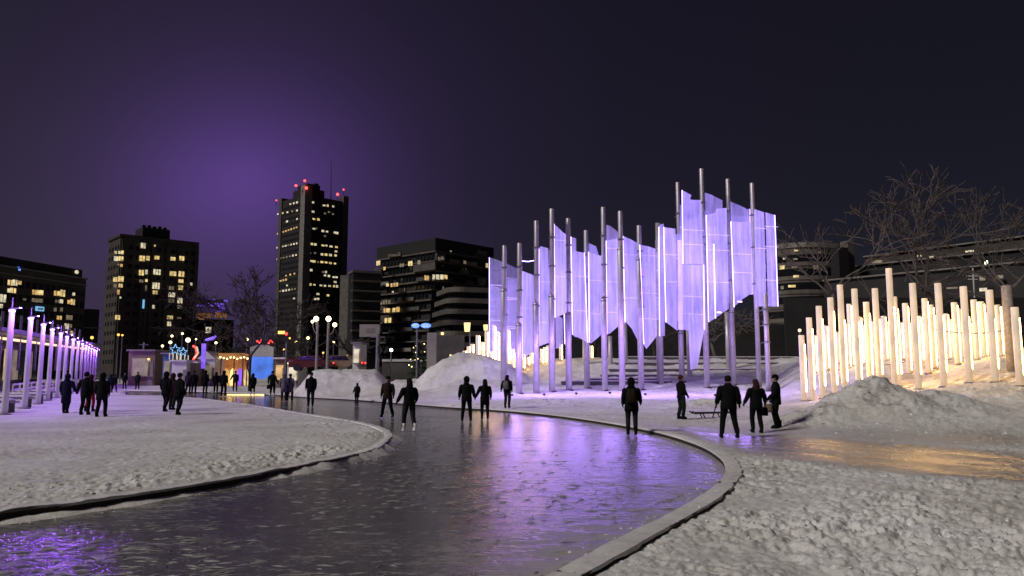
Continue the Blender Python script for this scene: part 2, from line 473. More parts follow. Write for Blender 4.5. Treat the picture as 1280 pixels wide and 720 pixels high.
ORD = ['first', 'second', 'third', 'fourth', 'fifth', 'sixth', 'seventh', 'eighth', 'ninth', 'tenth', 'eleventh', 'twelfth',
       'thirteenth', 'fourteenth', 'fifteenth', 'sixteenth', 'seventeenth', 'eighteenth', 'nineteenth', 'twentieth', 'twenty-first',
       'twenty-second', 'twenty-third', 'twenty-fourth', 'twenty-fifth', 'twenty-sixth', 'twenty-seventh', 'twenty-eighth', 'twenty-ninth',
       'thirtieth', 'thirty-first', 'thirty-second', 'thirty-third', 'thirty-fourth', 'thirty-fifth', 'thirty-sixth']

# ------------------------------------------------------------------ rink outline (world metres)
def catmull(P, n=8):
    out = []
    for i in range(len(P) - 1):
        p0 = P[max(i - 1, 0)]; p1 = P[i]; p2 = P[i + 1]; p3 = P[min(i + 2, len(P) - 1)]
        for k in range(n):
            t = k / n
            out.append(0.5 * ((2 * p1) + (p2 - p0) * t + (2 * p0 - 5 * p1 + 4 * p2 - p3) * t * t + (3 * p1 - p0 - 3 * p2 + p3) * t ** 3))
    out.append(P[-1]); return out

def resample(P, step):
    out = [P[0]]; acc = 0.0
    for a, b in zip(P[:-1], P[1:]):
        L = (b - a).length
        if L < 1e-9: continue
        while acc + L >= step:
            t = (step - acc) / L
            a = a + (b - a) * t; out.append(a); L = (b - a).length; acc = 0.0
        acc += L
    out.append(P[-1]); return out

def g2(px, py, z=0.0):
    p = gp(px, py, z); return Vector((p.x, p.y))
isl_px = [(-330, 712), (-160, 682), (0, 654), (100, 640), (200, 624), (300, 606), (400, 586), (440, 577.5), (474, 566), (490, 553)]
isl_far = [(488, 540), (468, 532), (440, 526), (400, 520), (350, 512), (310, 505.5), (270, 500.3), (240, 497), (205, 495), (160, 494)]
ISL = [g2(*p) for p in isl_px] + [g2(*p, 0.12) for p in isl_far]
OUT = [g2(*p) for p in [(160, 490), (240, 491), (300, 493), (345, 495), (390, 498.5), (440, 501), (500, 506), (560, 511), (600, 513.5), (650, 517.5), (700, 523),
       (760, 532), (820, 544), (870, 560), (898, 576), (908, 591), (902, 607), (880, 627), (845, 648.5), (795, 675), (735, 708), (690, 733), (630, 775), (560, 830)]]
ISLc = resample(catmull(ISL), 0.25)
OUTc = resample(catmull(OUT), 0.25)
RINK = np.array([(p.x, p.y) for p in ISLc] + [(p.x, p.y) for p in OUTc] + [(-3.0, 3.0), (-16.0, 3.0)])

def poly_sd(x, y, P):
    """signed distance to closed polygon P, negative inside"""
    x = np.asarray(x, float).ravel(); y = np.asarray(y, float).ravel()
    out = np.empty(x.shape); A = P; B = np.roll(P, -1, axis=0); D = B - A
    L2 = (D ** 2).sum(1) + 1e-12
    for i in range(0, len(x), 8000):
        X = x[i:i + 8000, None]; Y = y[i:i + 8000, None]
        wx = X - A[:, 0]; wy = Y - A[:, 1]
        t = np.clip((wx * D[:, 0] + wy * D[:, 1]) / L2, 0, 1)
        d = np.sqrt(((wx - t * D[:, 0]) ** 2 + (wy - t * D[:, 1]) ** 2).min(1))
        c = ((A[:, 1] > Y) != (B[:, 1] > Y)) & (X < (D[:, 0]) * (Y - A[:, 1]) / np.where(np.abs(D[:, 1]) < 1e-12, 1e-12, D[:, 1]) + A[:, 0])
        out[i:i + 8000] = np.where(c.sum(1) % 2 == 1, -d, d)
    return out
RINKs = np.array([(p.x, p.y) for p in resample(ISLc, 0.6)] + [(p.x, p.y) for p in resample(OUTc, 0.6)] + [(-3.0, 3.0), (-16.0, 3.0)])
ISLpoly = np.array([(p.x, p.y) for p in resample(ISLc, 1.0)])

# ------------------------------------------------------------------ noise
def hash2(xi, yi, seed):
    h = (xi.astype(np.int64) * 374761393 + yi.astype(np.int64) * 668265263 + seed * 982451653) & 0xffffffff
    h = ((h ^ (h >> 13)) * 1274126177) & 0xffffffff
    h = ((h ^ (h >> 16)) * 2246822519) & 0xffffffff
    return ((h ^ (h >> 15)) & 0xffffff) / float(0xffffff)

def vnoise(x, y, seed=0):
    xi = np.floor(x); yi = np.floor(y); fx = x - xi; fy = y - yi
    fx = fx * fx * (3 - 2 * fx); fy = fy * fy * (3 - 2 * fy)
    a = hash2(xi, yi, seed); b = hash2(xi + 1, yi, seed); c = hash2(xi, yi + 1, seed); d = hash2(xi + 1, yi + 1, seed)
    return a + (b - a) * fx + (c - a) * fy + (a - b - c + d) * fx * fy

def fbm(x, y, oct=4, seed=0):
    s = 0; a = 0.5
    for k in range(oct):
        s = s + a * (vnoise(x, y, seed + k * 17) - 0.5); x = x * 2.03 + 5.1; y = y * 2.03 - 3.7; a *= 0.5
    return s

def prints(x, y, cell, seed):
    """0..1 dents like trodden footprints: elongated, randomly turned"""
    xi = np.floor(x / cell); yi = np.floor(y / cell); best = np.zeros_like(x)
    for dx in (-1, 0, 1):
        for dy in (-1, 0, 1):
            cx = xi + dx; cy = yi + dy
            px = (cx + hash2(cx, cy, seed)) * cell; py = (cy + hash2(cx, cy, seed + 1)) * cell
            th = hash2(cx, cy, seed + 2) * 3.1416; k = 0.5 + 0.6 * hash2(cx, cy, seed + 3)
            ax = (x - px) * np.cos(th) + (y - py) * np.sin(th); ay = -(x - px) * np.sin(th) + (y - py) * np.cos(th)
            d = np.sqrt((ax / (0.62 * cell)) ** 2 + (ay / (0.36 * cell)) ** 2) / k
            best = np.maximum(best, np.clip(1 - d ** 2, 0, 1) ** 0.45 * (0.4 + 0.6 * hash2(cx, cy, seed + 4)))
    return best

# ------------------------------------------------------------------ terrain
TU = [(-1.2), (-0.11), (-0.062), 0.0, 0.15, 0.344, 0.387, 0.42, 0.495, 0.688, 1.2]
TY = [5, 20, 24, 27, 30, 32, 34, 38, 40, 44, 46, 50, 52, 57, 62, 66, 90, 200]
def prof(d):
    ks = sorted(d); return np.interp(TY, ks, [d[k] for k in ks])
flat = prof({5: 0.08, 50: 0.10, 200: 0.12})
mid0 = prof({5: 0.08, 32: 0.08, 38: 0.22, 46: 0.55, 52: 1.0, 57: 1.7, 62: 2.5, 66: 2.9, 90: 3.0})
midl = prof({5: 0.08, 34: 0.08, 38: 0.12, 46: 0.30, 52: 0.7, 57: 1.1, 62: 1.6, 66: 1.9, 90: 2.0})
mid1 = prof({5: 0.08, 27: 0.08, 38: 0.28, 46: 0.60, 52: 1.05, 57: 1.8, 62: 2.85, 66: 3.0, 90: 3.0})
mid2 = prof({5: 0.06, 27: 0.08, 32: 0.12, 38: 0.28, 46: 0.68, 52: 1.15, 57: 1.9, 62: 2.85, 66: 3.1, 90: 3.1})
rg0 = prof({5: 0.06, 24: 0.08, 32: 0.2, 38: 0.38, 44: 0.9, 50: 1.9, 57: 2.6, 62: 3.0, 90: 3.1})
rg1 = prof({5: 0.06, 24: 0.10, 32: 0.35, 38: 0.60, 44: 1.5, 50: 2.45, 57: 2.9, 90: 3.1})
rg2 = prof({5: 0.06, 20: 0.08, 24: 0.12, 27: 0.35, 32: 0.75, 38: 1.35, 44: 2.35, 50: 2.8, 66: 3.0, 90: 3.1})
rg3 = prof({5: 0.06, 18: 0.08, 20: 0.12, 24: 0.3, 27: 0.72, 30: 1.25, 34: 2.1, 40: 3.1, 50: 3.3, 90: 3.3})
TAB = np.array([flat, flat, midl, mid0, mid1, mid2, rg0, rg1, rg2, rg3, rg3])

def base_h(x, y):
    u = np.clip(x / np.maximum(y, 1.0), -1.19, 1.19); yy = np.clip(y, 5, 199)
    iu = np.clip(np.searchsorted(TU, u) - 1, 0, len(TU) - 2); iy = np.clip(np.searchsorted(TY, yy) - 1, 0, len(TY) - 2)
    tu = np.array(TU); ty = np.array(TY, float)
    fu = (u - tu[iu]) / (tu[iu + 1] - tu[iu]); fy = (yy - ty[iy]) / (ty[iy + 1] - ty[iy])
    fu = fu * fu * (3 - 2 * fu)
    return (TAB[iu, iy] * (1 - fu) + TAB[iu + 1, iy] * fu) * (1 - fy) + (TAB[iu, iy + 1] * (1 - fu) + TAB[iu + 1, iy + 1] * fu) * fy

def gau(x, y, cx, cy, sx, sy, a, p=2.0):
    return a * np.exp(-(np.abs((x - cx) / sx) ** p + np.abs((y - cy) / sy) ** p))

def sstep(a, b, x):
    t = np.clip((x - a) / (b - a), 0, 1); return t * t * (3 - 2 * t)

def mounds(x, y):
    n = fbm(x * 0.9, y * 0.9, 4, 5)
    wx = x + 0.9 * fbm(x * 0.5, y * 0.5, 3, 31); wy = y + 0.9 * fbm(x * 0.5, y * 0.5, 3, 47)
    m = np.maximum.reduce([gau(wx, wy, 12.6, 25.6, 2.0, 2.0, 1.42, 1.7), gau(wx, wy, 14.5, 25.7, 1.5, 1.8, 0.86, 1.8), gau(wx, wy, 10.5, 24.9, 1.6, 1.6, 0.62),
                           gau(wx, wy, 16.4, 23.6, 1.8, 1.3, 0.28), gau(wx, wy, 13.5, 22.9, 3.2, 1.5, 0.42)])
    m2 = np.maximum.reduce([gau(wx, wy, -4.0, 54.2, 2.9, 3.8, 2.35, 2.6), gau(wx, wy, -7.4, 53.8, 2.6, 3.2, 1.15, 2.0), gau(wx, wy, -2.2, 53.0, 2.6, 3.6, 2.0, 2.2),
                            gau(wx, wy, -3.2, 49.0, 4.5, 2.2, 0.75, 2.0)])
    xl = x / np.maximum(y, 1) ; m3 = 1.80 * sstep(51.3, 57.0, wy) * sstep(-0.292, -0.262, xl) * (1 - sstep(-0.185, -0.150, xl)) * (1 - sstep(70, 80, y))
    m4 = np.maximum(gau(wx, wy, 9.6, 36.0, 1.5, 1.2, 0.35), gau(wx, wy, 3.0, 38.5, 6.0, 1.3, 0.22))
    mm = np.maximum.reduce([m, m2, m3, m4])
    lump = np.clip(mm, 0, 1)
    lump = lump * (1 - 0.55 * sstep(40, 48, y))
    lump2 = sstep(0.3, 1.2, m2) * (0.55 * np.abs(fbm((x + 0.6 * y) * 0.9, (y - 0.3 * x) * 0.25, 4, 111)) + 0.25 * fbm(x * 1.7, y * 1.7, 4, 113))
    return mm + lump2 + lump * (0.80 * n + 0.42 * np.maximum(fbm(x * 2.1, y * 2.1, 4, 77), -.06) + 0.16 * np.maximum(fbm(x * 7, y * 7, 3, 78), 0)), mm

def packed_mask(x, y):
    """walked, polished band that leads past the right mound"""
    q = 0.83 * x + 0.56 * y + 1.6 * fbm(x * 0.5, y * 0.5, 4, 91)
    a = sstep(12.5, 14.2, q) * (1 - sstep(17.2, 19.4, q)) * sstep(4.0, 6.0, x)
    b = np.exp(-((y - (25.0 - 0.55 * (x - 3))) / 2.2) ** 2) * sstep(-1, 3, x) * 0.45
    al = 0.56 * x - 0.83 * y
    st = 0.62 + 0.9 * fbm(q * 2.2, al * 0.5, 4, 93)
    return np.clip(np.maximum(a * np.clip(st + 0.25, 0.25, 1), b), 0, 1)

def terrain(x, y, sd=None):
    x = np.asarray(x, float).ravel(); y = np.asarray(y, float).ravel()
    if sd is None: sd = poly_sd(x, y, RINKs)
    b = base_h(x, y); mo, mm = mounds(x, y)
    isl = sstep(-0.5, 0.5, -(x - np.interp(y, [3, 9, 15, 19, 25, 40, 60, 90], [-9, -4, -2.2, -2.2, -3.4, -11, -21, -34])))   # 1 on the left field
    rough = 1 - packed_mask(x, y) * 0.93
    near = np.clip(1.25 - y / 45.0, 0.2, 1)
    right = 1 - isl
    trod = -0.040 * prints(x, y, 0.36, 3) - 0.034 * prints(x + 7.3, y + 2.9, 0.17, 13) - 0.028 * prints(x + 1.7, y + 5.9, 0.095, 19) + 0.08 * np.maximum(fbm(x * 7, y * 7, 4, 23), -0.05) + 0.04 * fbm(x * 1.3, y * 1.3, 3, 29) + 0.03
    vary = np.clip(0.75 + 2.4 * fbm(x * 0.55, y * 0.55, 4, 101), 0.25, 1.5); trod = 1.4 * trod * vary - 0.055 * prints(x + 11.0, y + 4.0, 0.75, 103) * sstep(0.02, 0.16, fbm(x * 0.9, y * 0.9, 3, 105))
    soft = -0.020 * prints(x, y + 1.1, 0.13, 45) * sstep(-0.05, 0.15, fbm(x * 0.7, y * 0.7, 3, 46)) -0.034 * prints(x + 3.1, y, 0.34, 43) * (0.25 + 1.1 * np.clip(fbm(x * 0.5, y * 0.5, 3, 2) + 0.35, 0, 1)) + 0.022 * fbm(x * 5, y * 5, 4, 37) + 0.025 * fbm(x * 0.8, y * 0.8, 3, 39)
    rim = sstep(0.25, 0.6, sd) * (1 - sstep(1.0, 3.2, sd)) * isl * np.clip(0.5 + 2.2 * fbm(x * 0.6, y * 0.6, 3, 63), 0.1, 1.2)
    clod = rim * (0.20 * np.maximum(fbm(x * 9, y * 9, 3, 61), -0.04) - 0.045 * prints(x, y, 0.13, 67) - 0.03 * prints(x + 4, y, 0.3, 69) + 0.03)
    slope_lump = sstep(0.15, 0.7, b) * (0.30 * fbm(x * 0.45, y * 0.45, 4, 71) + 0.16 * fbm(x * 1.6, y * 1.6, 3, 73) - 0.05 * prints(x, y, 0.6, 79))
    far_trod = sstep(30, 40, y) * (1 - isl) * (0.16 * fbm(x * 1.2, y * 1.2, 4, 83) + 0.14 * np.maximum(fbm(x * 0.7, y * 1.4, 3, 85), -0.03))
    h = b + mo + near * (right * rough * trod + isl * soft) + clod + slope_lump + far_trod
    h = h + isl * 0.065 * sstep(0.0, 0.4, sd)
    h = np.maximum(h, 0.035)
    # near the kerb keep just under its top, inside the rink drop away
    k = sstep(0.10, 0.5, sd)
    h = h * k + (1 - k) * np.where(isl > 0.5, 0.115, np.minimum(h + 0.04, 0.045 + 0.06 * sstep(10.5, 12.0, y + 3.0 * fbm(x * 1.5, y * 1.5, 3, 99))))
    h = np.where(sd < 0.10, -0.12, h)
    return h, mm, isl

def ground_z(x, y):
    """standing height at one spot (0 on the ice)"""
    s = float(poly_sd([x], [y], RINKs)[0])
    if s < 0.1: return 0.0
    return float(terrain([x], [y])[0][0])

def mesh_grid(name, X, Y, Z, attrs, keep=None, material='snow'):
    ny, nx = X.shape
    co = np.stack([X.ravel(), Y.ravel(), Z.ravel()], 1).astype(np.float32)
    idx = np.arange(ny * nx).reshape(ny, nx)
    q = np.stack([idx[:-1, :-1], idx[:-1, 1:], idx[1:, 1:], idx[1:, :-1]], -1).reshape(-1, 4)
    if keep is not None: q = q[keep.ravel()]
    used, inv = np.unique(q.ravel(), return_inverse=True)
    co = co[used]; q = inv.reshape(-1, 4)
    me = bpy.data.meshes.new(name)
    me.vertices.add(len(co)); me.vertices.foreach_set('co', co.ravel())
    me.loops.add(q.size); me.loops.foreach_set('vertex_index', q.ravel().astype(np.int32))
    me.polygons.add(len(q)); me.polygons.foreach_set('loop_start', np.arange(0, q.size, 4, dtype=np.int32))
    me.polygons.foreach_set('use_smooth', np.ones(len(q), dtype=bool))
    for k, a in attrs.items():
        at_ = me.attributes.new(k, 'FLOAT', 'POINT'); at_.data.foreach_set('value', a.ravel()[used].astype(np.float32))
    me.materials.append(MATS[material]); me.update(calc_edges=True); me.validate()
    o = bpy.data.objects.new(name, me); COL.objects.link(o); return o

# near and middle ground
nu, nY = 800, 620
us = np.linspace(-0.84, 0.84, nu)
ys = np.geomspace(5.2, 72.0, nY)
X = us[None, :] * ys[:, None]; Y = np.repeat(ys[:, None], nu, 1)
SD = poly_sd(X, Y, RINKs)
Z, MM, ISLM = terrain(X, Y, SD)
PK = packed_mask(X, Y).ravel() * (1 - ISLM) * sstep(0.2, 0.8, SD)
DIRT = np.clip(sstep(0.2, 0.9, MM) * (X.ravel() > 8) * (Y.ravel() < 34) * 0.5 + (0.10 + 0.5 * sstep(0.05, 0.22, fbm(X.ravel() * 0.45, Y.ravel() * 0.45, 4, 107))) * (1 - ISLM) + 0.06, 0, 1)
SDc = SD.reshape(X.shape)
cell = np.minimum.reduce([SDc[:-1, :-1], SDc[1:, :-1], SDc[:-1, 1:], SDc[1:, 1:]])
structure(mesh_grid('snow_ground', X, Y, Z.reshape(X.shape), {'packed': PK, 'dirt': DIRT}, keep=cell > -0.6))
# the same field goes on behind, coarser
ys2 = np.geomspace(72.0, 190.0, 60); us2 = np.linspace(-0.84, 0.84, 160)
X2 = us2[None, :] * ys2[:, None]; Y2 = np.repeat(ys2[:, None], 160, 1)
Z2, M2, I2 = terrain(X2, Y2)
structure(mesh_grid('snow_field', X2, Y2, Z2.reshape(X2.shape), {'packed': Z2 * 0, 'dirt': Z2 * 0 + 0.3}))
g = MB(); g.box((0, 900, -0.45), (9000, 9000, 0.2))
structure(g.build('ground', 'concrete_dark'))
# ice
ys3 = np.geomspace(3.6, 90.0, 190); us3 = np.linspace(-0.95, 0.6, 220)
X3 = us3[None, :] * ys3[:, None]; Y3 = np.repeat(ys3[:, None], 220, 1)
S3 = poly_sd(X3, Y3, RINKs)
dout = poly_sd(X3, Y3, np.array([(p.x, p.y) for p in resample(OUTc, 1.0)] + [(-60, 3.0), (-80, 90.0)]))
xr, yr = X3.ravel(), Y3.ravel()
frost = -0.05 + 0.30 * np.exp(S3 / 0.35) + 0.24 * sstep(-2.4, -0.5, S3) * sstep(-0.5, 1.0, xr) * (yr < 30) + 0.17 * np.exp(-((yr - 6.0) / 2.2) ** 2) - 0.06 * sstep(9, 12, yr)
S3c = S3.reshape(X3.shape)
keep3 = np.minimum.reduce([S3c[:-1, :-1], S3c[1:, :-1], S3c[:-1, 1:], S3c[1:, 1:]]) < 0.3
structure(mesh_grid('ice_rink', X3, Y3, X3 * 0, {'frost': frost}, keep=keep3, material='ice'))

# ------------------------------------------------------------------ rink kerbs, board by board
def kerb(name, label, curve, side, step, top, skip=None, cap=0.0, WID=0.21, skirt=0.0):
    root = thing(name, label, 'kerb', (curve[0].x, curve[0].y, 0))
    base = Vector((curve[0].x, curve[0].y, 0))
    C = resample(curve, 0.25); n = len(C); per = int(step / 0.25); rng = random.Random(4)
    def nrm(i):
        t = C[min(i + 1, n - 1)] - C[max(i - 1, 0)]; t.normalize(); return Vector((t.y, -t.x)) * side
    for s in range(0, n - 1, per):
        e = min(s + per, n - 1)
        if (C[s] - C[e]).length < 0.3: continue
        m = MB(); vs = []; fs = []; tz = top + rng.uniform(-0.008, 0.008)
        for i in range(s, e + 1):
            p = C[i]; q = nrm(i)
            gapv = 0.012 if i in (s, e) else 0.0
            for (o, z) in ((0.0, -0.1), (0.0, tz), (WID, tz), (WID, -0.1)):
                pp = p + q * o
                if i == s: pp = pp + (C[i + 1] - C[i]).normalized() * gapv
                if i == e: pp = pp - (C[i] - C[i - 1]).normalized() * gapv
                vs.append((pp.x, pp.y, z))
        k = e - s
        for i in range(k):
            for a in range(4):
                b2 = (a + 1) % 4
                fs.append((i * 4 + a, i * 4 + b2, i * 4 + 4 + b2, i * 4 + 4 + a))
        fs += [(0, 1, 2, 3), (k * 4 + 3, k * 4 + 2, k * 4 + 1, k * 4)]
        m.add(vs, fs); b = m.build('board', 'wood_dark', root, loc=base); b.location = (0, 0, 0)
    # snow trodden onto the top
    m = MB(); vs = []; fs = []; F = resample(curve, 0.08); n2 = len(F)
    for i in range(n2):
        t = F[min(i + 1, n2 - 1)] - F[max(i - 1, 0)]; t.normalize(); q = Vector((t.y, -t.x)) * side; p = F[i]
        nz = float(fbm(np.array([p.x * 4]), np.array([p.y * 4]), 3, 7)[0])
        nz2 = float(fbm(np.array([p.x * 1.1 + 9]), np.array([p.y * 1.1]), 3, 9)[0])
        w0 = -0.012 + 0.02 * nz + cap * max(0.0, nz2) * 0.25; w1 = WID + 0.012 + 0.09 * nz
        hz = top + 0.018 + 0.045 * nz
        for (o, z) in ((w0 , top - 0.02 - 0.10 * max(0, nz2) * cap), (w0 + 0.012, hz - 0.003), (WID / 2, hz + 0.004 + .01 * nz2), (w1 - 0.010, hz - 0.002), (w1, top - 0.012 - 0.03 * max(0, nz))):
            pp = p + q * o; vs.append((pp.x, pp.y, z))
    for i in range(n2 - 1):
        for a in range(4): fs.append((i * 5 + a, i * 5 + a + 1, i * 5 + 6 + a, i * 5 + 5 + a))
    m.add(vs, fs); c = m.build('snow_cap', 'snow', root, False, loc=base); c.location = (0, 0, 0)
    if skirt:     # scraped snow lying on the ice along the board
        m = MB(); vs = []; fs = []
        for i in range(n2):
            t = F[min(i + 1, n2 - 1)] - F[max(i - 1, 0)]; t.normalize(); q = Vector((t.y, -t.x)) * side; p = F[i]
            X_ = np.array([p.x]); Y_ = np.array([p.y])
            a1 = float(fbm(X_ * 1.3, Y_ * 1.3, 4, 15)[0]); a2 = float(fbm(X_ * 6, Y_ * 6, 3, 25)[0])
            tip = float(sstep(13.0, 15.5, p.y)) if p.y < 26 else 1.0
            w = skirt * max(.2, .75 + 1.6 * a1 + .6 * a2) * (1 + .3 * tip); hh = (.040 + .08 * a1 + .05 * a2) * (1 + .3 * tip) + .07 * tip
            hh = min(max(hh, .008), top + .02)
            for (o, z) in ((.01, hh), (-w * .35, hh * .72), (-w * .75, hh * .30 + .012 * a2), (-w, .002)):
                pp = p + q * o; vs.append((pp.x, pp.y, z))
        for i in range(n2 - 1):
            for a in range(3): fs.append((i * 4 + a + 1, i * 4 + a, i * 4 + 4 + a, i * 4 + 5 + a))
        m.add(vs, fs); c = m.build('scraped_snow', 'kerb_snow', root, True, loc=base); c.location = (0, 0, 0)
    return root
kerb('rink_kerb', 'long curved snow-topped wooden kerb along the outer right edge of the ice', OUTc, -1, 2.0, 0.105, WID=0.27)
kerb('rink_kerb', 'dark wooden kerb around the snowy island left of the ice', ISLc, -1, 2.0, 0.125, cap=1.0, skirt=0.22)

# ------------------------------------------------------------------ loose snow: clods by the edges, shavings on the ice
def clods(name, label, pts, seed):
    rng = np.random.default_rng(seed); base = np.array([(0, 0, 1.0), (1, 0, .1), (.31, .95, .0), (-.81, .59, .15), (-.81, -.59, .0), (.31, -.95, .1), (0, 0, -.6)])
    tri = [(0, 1, 2), (0, 2, 3), (0, 3, 4), (0, 4, 5), (0, 5, 1), (6, 2, 1), (6, 3, 2), (6, 4, 3), (6, 5, 4), (6, 1, 5)]
    V = []; F = []
    for (x, y, z, r) in pts:
        k = len(V); q = base * (r * rng.uniform(.6, 1.3, (7, 1))) * np.array([rng.uniform(.8, 1.5), rng.uniform(.8, 1.3), rng.uniform(.5, .95)])
        th = rng.uniform(0, 6.28); c_, s_ = math.cos(th), math.sin(th)
        V += [(x + a * c_ - b * s_, y + a * s_ + b * c_, z + c - r * .05) for a, b, c in q]; F += [tuple(i + k for i in t) for t in tri]
    me = bpy.data.meshes.new(name); me.from_pydata(V, [], F); me.materials.append(MATS['kerb_snow']); me.update()
    o = bpy.data.objects.new(name, me); COL.objects.link(o); stuff(o, label, 'snow')
rg = np.random.default_rng(12)
def along(curve, n, lo, hi, side=-1, ymax=40.0, bias=1.0):
    C = [p for p in curve if p.y < ymax]; out = []
    for _ in range(n):
        i = int(rg.integers(1, len(C) - 1)); t = C[i + 1] - C[i - 1]; t.normalize(); q = Vector((t.y, -t.x)) * side
        o = lo + (hi - lo) * rg.random() ** bias; p = C[i] + q * o + t * rg.uniform(-.12, .12); out.append((p.x, p.y, o))
    return out
P = []
for (x, y, o) in along(OUTc, 520, -.40, .55, ymax=26): P.append((x, y, .118 if 0 <= o <= .27 else (0.0 if o < 0 else None), rg.uniform(.006, .015) + .02 * rg.random() ** 4))
for (x, y, o) in along(ISLc, 420, .0, 2.2, ymax=26, bias=1.4): P.append((x, y, None, rg.uniform(.012, .045)))
for (x, y, o) in along(ISLc, 200, -.40, .0, ymax=26): P.append((x, y, 0.0, rg.uniform(.007, .02)))
for _ in range(520):
    y = 7.0 * (20 / 7.0) ** rg.random(); x = y * rg.uniform(.05, .80); P.append((x, y, None, rg.uniform(.010, .034)))
for _ in range(380): P.append((rg.normal(12.8, 2.4), rg.normal(23.4, 1.6), None, rg.uniform(.014, .030) + .05 * rg.random() ** 5))
SDp = poly_sd([p[0] for p in P], [p[1] for p in P], RINKs); TZ = terrain([p[0] for p in P], [p[1] for p in P], SDp)[0]
Q = []
for (x, y, z, r), sd_, tz in zip(P, SDp, TZ):
    if z is None:
        if sd_ < .35: continue
        z = tz
    elif z == 0.0 and sd_ > -.02: continue
    Q.append((x, y, z, r))
clods('snow_clods', 'loose snow clods scattered along the kerbs and mound foot', Q, 5)
V = []; F = []; ctr = 0
for _ in range(4200):
    y = 6.6 * (30 / 6.6) ** (rg.random() ** 1.15); x = y * rg.uniform(-.80, .36)
    V.append((x, y))
keepm = poly_sd([v[0] for v in V], [v[1] for v in V], RINKs) < -.15
dens = fbm(np.array([v[0] for v in V]) * .45, np.array([v[1] for v in V]) * .45, 3, 201)
W = []
for (x, y), kp, dn in zip(V, keepm, dens):
    if not kp or dn < rg.uniform(-.16, .16): continue
    th = math.radians(24) + rg.normal(0, .45); L_ = rg.uniform(.02, .105) * (1 + y * .015); w_ = L_ * rg.uniform(.08, .28); c_, s_ = math.cos(th), math.sin(th); k = len(W)
    for a, b, z in ((-L_, 0, .001), (-L_ * .3, w_, .002), (L_ * .5, w_ * .7, .002), (L_, 0, .001), (L_ * .4, -w_ * .8, .002), (-L_ * .5, -w_, .002), (0, 0, .012)):
        W.append((x + a * c_ - b * s_, y + a * s_ + b * c_, z + .002))
    F += [(k + i, k + 6, k + (i + 1) % 6) for i in range(6)]
F = [f[::-1] for f in F]
me = bpy.data.meshes.new('ice_shavings'); me.from_pydata(W, [], F); me.materials.append(mat('shavings', (.36, .35, .355), .6, 0, .15)); me.update()
o = bpy.data.objects.new('ice_shavings', me); COL.objects.link(o); stuff(o, 'thin pale ice shavings scattered over the rink', 'ice')

# ------------------------------------------------------------------ buildings
class Corner:
    """rectangular block seen over its nearest corner; picture columns give the footprint"""
    def __init__(s, pl, pc, pr, Y, r=1.0):
        uL, uC, uR = [(p - 640) / FPX for p in (pl, pc, pr)]
        A = (uR - uC) * Y; B = (uL - uC) * Y
        wc = (A - uR * B / r) / (1 + uR * uL); ws = -B / r - uL * wc
        s.W = math.hypot(wc, ws); s.a = math.atan2(ws, wc); s.D = s.W * r
        s.o = Vector((uC * Y, Y, 0)); s.dr = Vector((math.cos(s.a), math.sin(s.a), 0)); s.dl = Vector((-math.sin(s.a), math.cos(s.a), 0))
    def top(s, py, px=None, Y=None):
        Yv = s.o.y
        return at(640, py, Yv).z
    def foot(s, a0=0.0, a1=None, b0=0.0, b1=None):
        a1 = s.W if a1 is None else a1; b1 = s.D if b1 is None else b1
        return [s.o + s.dr * a + s.dl * b for a, b in ((a0, b0), (a1, b0), (a1, b1), (a0, b1))]
    def hit(s, px, py, side, off=0.0):
        """point where the picture ray meets a face; returns (distance along face, height)"""
        d = ray(px, py); c = Vector((0, 0, HC))
        n = -s.dl if side == 'r' else -s.dr
        o = s.o + n * off
        t = (o - c).dot(n) / d.dot(n); p = c + d * t
        return (p - s.o).dot(s.dr if side == 'r' else s.dl), p.z, (c + d * t - c).length
    def pane(s, m, along, z, w, h, side, depth=0.10, off=0.03, mi=0):
        n = -s.dl if side == 'r' else -s.dr; d = s.dr if side == 'r' else s.dl
        c = s.o + d * along + n * (off) + Vector((0, 0, z))
        P = [c - d * w / 2 - Vector((0, 0, h / 2)), c + d * w / 2 - Vector((0, 0, h / 2)), c + d * w / 2 + Vector((0, 0, h / 2)), c - d * w / 2 + Vector((0, 0, h / 2))]
        return m.slab(P, n, depth, mi)

def rel(o, root):
    """parent world-space mesh to its thing's empty"""
    o.parent = root; o.matrix_parent_inverse = Matrix.Translation(-Vector(root.location)); return o

def part(mb, name, mats, root, smooth=False):
    return rel(mb.build(name, mats, None, smooth), root)

def lit_windows(cb, root, lst, side, off=0.06, kinds=('win_warm', 'win_pale', 'win_gold'), seed=1, frame='facade_dark'):
    rng = random.Random(seed)
    for it in lst:
        px, py, w, h = it[:4]; k = it[4] if len(it) > 4 else rng.choice(kinds)
        a, z, dist = cb.hit(px, py, side, off); sc = dist / FPX
        a0 = cb.hit(px - w / 2, py, side, off)[0]; a1 = cb.hit(px + w / 2, py, side, off)[0]
        ww = abs(a1 - a0); hh = h * sc
        m = MB(); cb.pane(m, a, z, ww, hh, side, 0.10, off)
        p = part(m, 'window', k, root)
        if w > 4.5:      # mullion across the wide ones
            f = MB()
            for q in range(1, max(2, int(round(w / 3.4)))):
                cb.pane(f, a - ww / 2 + ww * q / max(2, int(round(w / 3.4))), z, ww * 0.07, hh, side, 0.06, off + 0.09)
            rel(f.build('window_bar', frame), root); 

def dark_grid(cb, root, side, z0, z1, n_floor, n_col, wf=0.6, hf=0.5, a0=0.0, a1=None, off=0.02, material='glass_dark'):
    L = (cb.W if side == 'r' else cb.D) if a1 is None else a1
    m = MB(); fh = (z1 - z0) / n_floor; cw = (L - a0) / n_col
    for i in range(n_floor):
        for j in range(n_col):
            cb.pane(m, a0 + (j + .5) * cw, z0 + (i + .5) * fh, cw * wf, fh * hf, side, 0.06, off)
    o = part(m, 'dark_glazing', material, root); o['kind'] = 'stuff'

